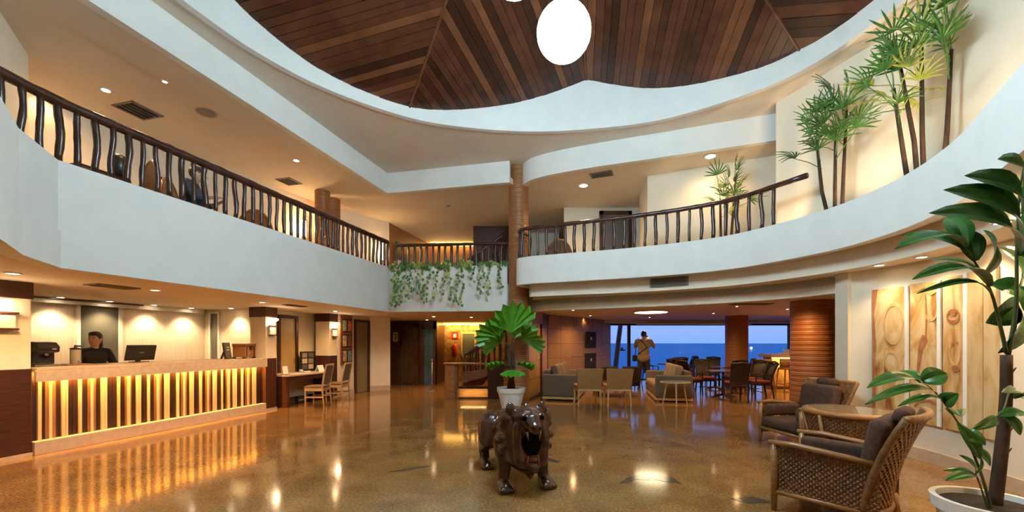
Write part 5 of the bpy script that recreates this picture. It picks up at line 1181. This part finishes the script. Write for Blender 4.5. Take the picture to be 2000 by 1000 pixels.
def person(label, loc, rz, J, top, bottom, shoe, group=None, female=False, sc=1.0):
    """J: joints in local space, the person faces -y"""
    t = thing('person', label, 'person', loc, rz, group, sc); V = Vector
    pel, ch, nk, hd = V(J['pelvis']), V(J['chest']), V(J['neck']), V(J['head']); fy = Matrix.Rotation(J.get('turn',0),3,'Z')
    m = MB(); sw = .175 if female else .20; bz = 1.0
    m.limb([pel, (pel+ch)/2, ch], [.125,.115,.13]); m.ball(ch+V((0,0,.06)), (sw,.10,.12)); m.ball(pel, (.165,.115,.12))
    m.limb([ch+V((0,0,.1)), nk, hd-V((0,0,.05))], [.075,.052,.052]); m.ball(hd, (.076,.096,.118), fy); m.ball(hd+fy@V((0,-.035,-.06)), (.052,.058,.055), fy)
    m.limb([hd+fy@V((0,-.095,.012)), hd+fy@V((0,-.118,-.024))], [.010,.016], 8)
    for sx in (-1,1):
        m.ball(hd+fy@V((sx*.078,.008,-.005)), (.012,.022,.032), fy)
        a, b, c = V(J['shoulder'][sx]), V(J['elbow'][sx]), V(J['wrist'][sx]); m.limb([V((0,nk.y,nk.z-.05)), a], [.05,.048]); m.limb([a,a.lerp(b,.5),b,b.lerp(c,.4),c], [.052,.046,.037,.036,.025]); hand(m, c, c-b if 'hd' not in J else V(J['hd'][sx]), J.get('hup',(0,-.3,1)), 1.0, J.get('curl',.5))
        h, k, an = V(J['hip'][sx]), V(J['knee'][sx]), V(J['ankle'][sx]); m.limb([h,h.lerp(k,.5),k,k.lerp(an,.4),an], [.092,.078,.056,.052,.036]); m.limb([an-V((0,-.02,.03)), an+V((0,-.14,-.045))], [.038,.034])
    organic(m, 'body', M['skin'], t, .009, 2)
    s_ = MB(); s_.limb([pel+V((0,0,-.04)), (pel+ch)/2, ch], [.145,.130,.148]); s_.ball(ch+V((0,0,.06)), (sw+.018,.118,.128)); s_.ball(pel+V((0,0,-.05)), (.200,.142,.165)); s_.ball((pel+ch)/2, (.165 if female else .185,.122,.17))
    p_ = MB(); p_.ball(pel+V((0,0,-.03)), (.172,.124,.12))
    for sx in (-1,1):
        a, b, c = V(J['shoulder'][sx]), V(J['elbow'][sx]), V(J['wrist'][sx]); e_ = b.lerp(c, J.get('sleeve',.0)) if J.get('sleeve',0) > 0 else a.lerp(b,.75)
        s_.limb([V((0,nk.y,nk.z-.045)), a+V((0,0,.01))], [.062,.060])
        s_.limb([a,b,e_] if J.get('sleeve',0) > 0 else [a,e_], [.068,.054,.046] if J.get('sleeve',0) > 0 else [.068,.060])
        h, k, an = V(J['hip'][sx]), V(J['knee'][sx]), V(J['ankle'][sx]); p_.limb([h,h.lerp(k,.5),k,k.lerp(an,.9)], [.092,.086,.070,.058]); sh = MB(); sh.limb([an-V((0,-.05,.035)), an+V((0,-.10,-.04)), an+V((0,-.17,-.045))], [.048,.046,.036]); organic(sh, 'shoe', M[shoe], t, .012, 2)
    organic(s_, 'shirt', M[top], t, .012, 3); organic(p_, 'trousers', M[bottom], t, .012, 3)
    hr = MB(); hr.ball(hd+fy@V((0,.022,.028)), (.088,.098,.108), fy); hr.ball(hd+fy@V((0,-.03,.085)), (.068,.068,.042), fy)
    if female: hr.limb([hd+fy@V((0,.09,.0)), hd+fy@V((.0,.12,-.10)), hd+fy@V((0,.11,-.20))], [.06,.05,.03])
    organic(hr, 'hair', M['hair'], t, .011, 2)
    for sx in (-1,1):
        MB().ball(hd+fy@V((sx*.031,-.088,.012)), (.011,.008,.007)).build('eye', M['black'], t, True); MB().tube([hd+fy@V((sx*.016,-.096,.034)), hd+fy@V((sx*.046,-.086,.036))], .004, 6).build('eyebrow', M['hair'], t)
    MB().ball(hd+fy@V((0,-.094,-.066)), (.022,.008,.008), fy).build('mouth', M['lips'], t, True)
    return t
p = LP(1.235, 1.02)
person('receptionist in black shirt with tied dark hair behind the desk', (p[0],p[1],0), ANG+PI-PI, dict(pelvis=(0,0,.93), chest=(0,0,1.20), neck=(0,-.01,1.42), head=(0,-.02,1.565), turn=-1.0,
    shoulder={-1:(-.175,0,1.345),1:(.175,0,1.345)}, elbow={-1:(-.27,-.05,1.12),1:(.27,-.05,1.12)}, wrist={-1:(-.20,-.24,1.06),1:(.20,-.24,1.06)}, hip={-1:(-.09,0,.90),1:(.09,0,.90)}, knee={-1:(-.09,-.02,.48),1:(.09,-.02,.48)}, ankle={-1:(-.09,.02,.085),1:(.09,.02,.085)}, sleeve=.75), 'blackcloth', 'blackcloth', 'black', female=True)
man = person('photographer in beige shirt holding a camera up before the sea window', (4.55,14.15,0), PI-.45, dict(pelvis=(0,0,.97), chest=(0,.0,1.26), neck=(0,-.02,1.50), head=(0,-.04,1.65), turn=.0,
    shoulder={-1:(-.21,0,1.45),1:(.21,0,1.45)}, elbow={-1:(-.30,-.16,1.24),1:(.30,-.16,1.24)}, wrist={-1:(-.10,-.30,1.52),1:(.12,-.32,1.50)}, hip={-1:(-.10,0,.93),1:(.10,0,.93)}, knee={-1:(-.12,-.02,.50),1:(.12,.01,.50)}, ankle={-1:(-.14,.02,.085),1:(.14,.06,.085)}, hd={-1:(.25,-.7,.5),1:(-.25,-.7,.5)}, curl=.9), 'beige', 'khaki', 'black', sc=1.08)
t = thing('camera_body', 'black photo camera held up by the photographer', 'camera', (4.55,14.15,0), PI-.45, None, 1.08)
MB().box(-.075,.085,-.44,-.37,1.53,1.63).build('case', M['black'], t, bevel=.01); MB().tube([(0,-.43,1.575),(0,-.55,1.575)], [.038,.042], 14).build('lens', M['black'], t, True); MB().box(-.025,.03,-.43,-.38,1.63,1.655).build('viewfinder', M['black'], t)
t = thing('shoulder_bag', 'small dark bag hanging at the photographer hip', 'bag', (4.55,14.15,0), PI-.45, None, 1.08)
soft(MB().box(.21,.34,-.12,.10,.80,1.0), 'pouch', M['blackcloth'], t, .03); MB().tube([(.27,0,1.0),(.235,.05,1.20),(.17,.02,1.545),(.0,.14,1.42),(-.12,.145,1.25),(.18,.10,1.02)], .012, 6).build('strap', M['blackcloth'], t, True)
SIT = dict(pelvis=(0,0,.52), chest=(0,-.02,.80), neck=(0,-.05,1.03), head=(0,-.09,1.17), hip={-1:(-.10,0,.50),1:(.10,0,.50)}, knee={-1:(-.13,-.42,.50),1:(.13,-.42,.50)}, ankle={-1:(-.13,-.44,.085),1:(.13,-.44,.085)},
    shoulder={-1:(-.19,-.02,.97),1:(.19,-.02,.97)}, elbow={-1:(-.25,-.14,.74),1:(.25,-.14,.74)}, wrist={-1:(-.13,-.34,.80),1:(.13,-.34,.80)}, sleeve=.3)
person('seated guest in blue shirt behind the branch railing', (-4.98,6.35,2.95), 1.9, dict(SIT, turn=.3), 'blue', 'khaki', 'black', 'guests seated on the gallery')
J2 = dict(SIT, turn=-.4); person('seated guest in dark shirt facing the blue shirt guest', (-5.75,6.75,2.95), -1.1-PI*.0+.0, J2, 'blackcloth', 'khaki', 'black', 'guests seated on the gallery')

# ================================================================== gallery furniture
def round_chair(label, x, y, z, rz):
    c = thing('round_back_chair', label, 'chair', (x,y,z), rz, 'round backed rattan chairs on the gallery')
    P = [(.34*math.cos(PI*k/12), -.30-.05*math.sin(PI*k/12), .42+.62*math.sin(PI*k/12)) for k in range(13)]; MB().tube(P, .03, 8).build('back_hoop', M['redwood'], c, True)
    f = MB(); n = 13; f.add([Vector(p)+Vector((0,.0,0)) for p in P]+[Vector(p)+Vector((0,.02,0)) for p in P], [tuple(range(n)), tuple(range(2*n-1,n-1,-1))]); f.build('back_panel', M['rattan_dk'], c)
    soft(MB().box(-.30,.30,-.28,.30,.38,.46), 'seat', M['brownfab'], c, .03)
    for sx in (-1,1):
        for sy in (-1,1): MB().tube([(sx*.27,sy*.26,0),(sx*.25,sy*.25,.39)], [.018,.022], 6).build('leg', M['redwood'], c)
    return c
round_chair('round backed rattan chair nearest the bend of the gallery', -5.15, 5.35, 2.955, 2.6)
round_chair('round backed rattan chair under the blue shirt guest', -4.93, 6.38, 2.955, 1.9+PI)
round_chair('round backed rattan chair beyond the seated guests', -4.78, 7.35, 2.955, 3.3)
round_chair('round backed rattan chair opposite the blue shirt guest', -5.82, 6.78, 2.955, -1.1+PI)
round_chair('round backed rattan chair by the slim brown columns', -4.55, 9.3, 2.955, 2.4)
round_chair('round backed rattan chair on the curved balcony near the tall column', 1.05, 9.55, 2.955, 2.9)
t = thing('gallery_table', 'small dark square table between the seated guests', 'table', (-5.4,6.35,2.955), .2); MB().box(-.32,.32,-.32,.32,.68,.73).build('top', M['dkwood'], t, bevel=.006); MB().tube([(0,0,.03),(0,0,.68)], .04, 8).build('pedestal', M['dkwood'], t); MB().box(-.22,.22,-.22,.22,0,.03).build('foot', M['dkwood'], t)
t = thing('sideboard', 'dark sideboard standing on the gallery behind the railing', 'sideboard', (-5.6,5.85,2.95), ANG); MB().box(-.5,.1,-.05,.35,.06,.92).build('carcass', M['dkwood'], t, bevel=.006)
for a in (-.49,-.19): MB().box(a,a+.28,-.07,-.05,.10,.88).build('door', M['redwood'], t); MB().ball((a+.14,-.08,.5), .014).build('knob', M['steel'], t, True)
for a in (-.45,.05):
    for b in (0,.3): MB().box(a-.03,a+.03,b-.03,b+.03,0,.06).build('foot', M['dkwood'], t)
t = thing('coffee_urn', 'black urn standing on the gallery sideboard', 'urn', (-5.62,5.85,3.87), ANG); MB().lathe([(.08,0),(.10,.02),(.11,.25),(.08,.30),(.02,.33)], 18).build('body', M['black'], t, True); MB().tube([(0,-.10,.06),(0,-.16,.06),(0,-.16,.03)], .012, 7).build('tap', M['steel'], t, True)
t = thing('wall_sconce', 'glowing wall lamp on the gallery wall by the columns', 'sconce', (-5.35,10.55,4.45)); MB().box(-.05,.05,-.08,.0,-.2,.2).build('shade', M['warm_soft'], t, bevel=.01); MB().box(-.06,.06,-.0,.02,-.24,.24).build('plate', M['steel'], t); point(t, 12, WARM, .05, (.1,-.2,0))  # added panel and lamp stand in for a lit niche in the wall
t = thing('wall_sconce', 'glowing wall lamp at the corner of the gallery hall', 'sconce', (-3.95,12.55,4.3)); MB().box(-.05,.05,-.08,.0,-.25,.25).build('shade', M['warm_soft'], t, bevel=.01); MB().box(-.06,.06,-.0,.02,-.28,.28).build('plate', M['steel'], t); point(t, 8, WARM, .05, (.1,-.2,0))  # added glow in place of the lit wall edge here
t = thing('hall_lamp', 'glowing amber lamp at the far end of the gallery hall', 'lamp', (-2.55,15.3,2.95)); MB().lathe([(.12,0),(.12,.02),(.02,.04),(.02,1.1)], 14).build('stand', M['dkwood'], t, True); MB().lathe([(.16,1.1),(.10,1.5)], 16, cap=False).build('shade', M['warm_soft'], t, True); point(t, 4, WARM, .08, (0,0,1.3))
t = thing('framed_picture', 'dark picture with a red figure on the gallery hall wall', 'picture', (-3.62,13.4,4.35), math.atan2(2.8,.69)); MB().box(-.35,.35,-.04,0,-.4,.4).build('frame', M['black'], t); MB().box(-.1,.12,-.05,-.04,-.05,.25).build('red_figure', pm('red_paint', (.45,.03,.03), (.5,.04,.03), rough=.5), t); MB().box(-.3,.0,-.05,-.04,-.32,-.18).build('pale_patch', M['white'], t)

# ================================================================== stone inlays in the lobby floor
def inlay(name, poly, mat, z=.003): MB().prism(poly, -.02, z).build(name, mat, floor)
def arc_blade(cx, cy, a0, a1, r, w, n=10):
    o = []; i_ = []
    for k in range(n+1):
        a = a0+(a1-a0)*k/n; ww = w*math.sin(PI*k/n); o.append((cx+(r+ww/2)*math.cos(a), cy+(r+ww/2)*math.sin(a))); i_.append((cx+(r-ww/2)*math.cos(a), cy+(r-ww/2)*math.sin(a)))
    return o+i_[::-1][1:-1]
def ell(cx, cy, rx, ry, n=24, rot=0): return [(cx+rx*math.cos(2*PI*k/n)*math.cos(rot)-ry*math.sin(2*PI*k/n)*math.sin(rot), cy+rx*math.cos(2*PI*k/n)*math.sin(rot)+ry*math.sin(2*PI*k/n)*math.cos(rot)) for k in range(n)]
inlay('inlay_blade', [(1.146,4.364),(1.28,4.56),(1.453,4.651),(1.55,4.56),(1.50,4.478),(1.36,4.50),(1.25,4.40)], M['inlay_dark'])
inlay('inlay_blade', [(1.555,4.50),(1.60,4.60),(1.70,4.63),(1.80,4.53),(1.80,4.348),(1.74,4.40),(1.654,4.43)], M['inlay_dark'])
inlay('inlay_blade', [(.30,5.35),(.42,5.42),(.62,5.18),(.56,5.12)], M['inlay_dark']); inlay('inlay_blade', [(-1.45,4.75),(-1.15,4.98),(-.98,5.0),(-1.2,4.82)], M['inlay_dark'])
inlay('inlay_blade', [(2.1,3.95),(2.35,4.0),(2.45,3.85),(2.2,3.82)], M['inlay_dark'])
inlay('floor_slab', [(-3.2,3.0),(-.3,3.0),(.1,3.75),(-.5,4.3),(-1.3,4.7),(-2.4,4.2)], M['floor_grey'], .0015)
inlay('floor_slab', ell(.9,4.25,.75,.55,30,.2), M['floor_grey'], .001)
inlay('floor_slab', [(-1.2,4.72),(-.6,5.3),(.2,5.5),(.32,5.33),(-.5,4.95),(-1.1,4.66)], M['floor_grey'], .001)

# ================================================================== small pieces belong to the part that carries them
SUB = {'computer_monitor': {'badge':'screen_case'}, 'menu_card': {'card':'frame','text_line':'frame'}, 'wooden_chest': {'latch':'lid','strap':'body'}, 'coffee_machine': {'spout':'body','knob':'body'},
 'drink_dispenser': {'lid_handle':'lid','tap':'jar'}, 
 'photo_board': {'photo':'frame'}, 'sideboard': {'knob':'door'}, 'lion_statue': {'eye':'body','fang':'body','lower_fang':'body','nostril':'body','tongue':'mouth_cavity'},
 'person': {'eye':'body','eyebrow':'body','mouth':'body'}, 'desk_phone': {'keypad':'base'}, 'fire_extinguisher': {'hose':'valve'}, 
 'round_back_chair': {'back_panel':'back_hoop'}, 'bar_counter': {'led_strip':'top'}, 'reception_desk': {'led_strip':'apron'}, }
stem_of = lambda o: o.name.rsplit('.', 1)[0] if o.name[-3:].isdigit() and '.' in o.name else o.name
fam = {}
for o in list(COL.objects):
    if o.parent: fam.setdefault(o.parent.name, []).append(o)
for o in list(COL.objects):
    if o.parent is None and stem_of(o) in SUB:
        parts = {}
        for c in fam.get(o.name, []): parts.setdefault(stem_of(c), []).append(c)
        for ch, pa in SUB[stem_of(o)].items():
            for i_, c in enumerate(parts.get(ch, [])):
                if pa in parts: c.parent = parts[pa][min(i_, len(parts[pa])-1)]
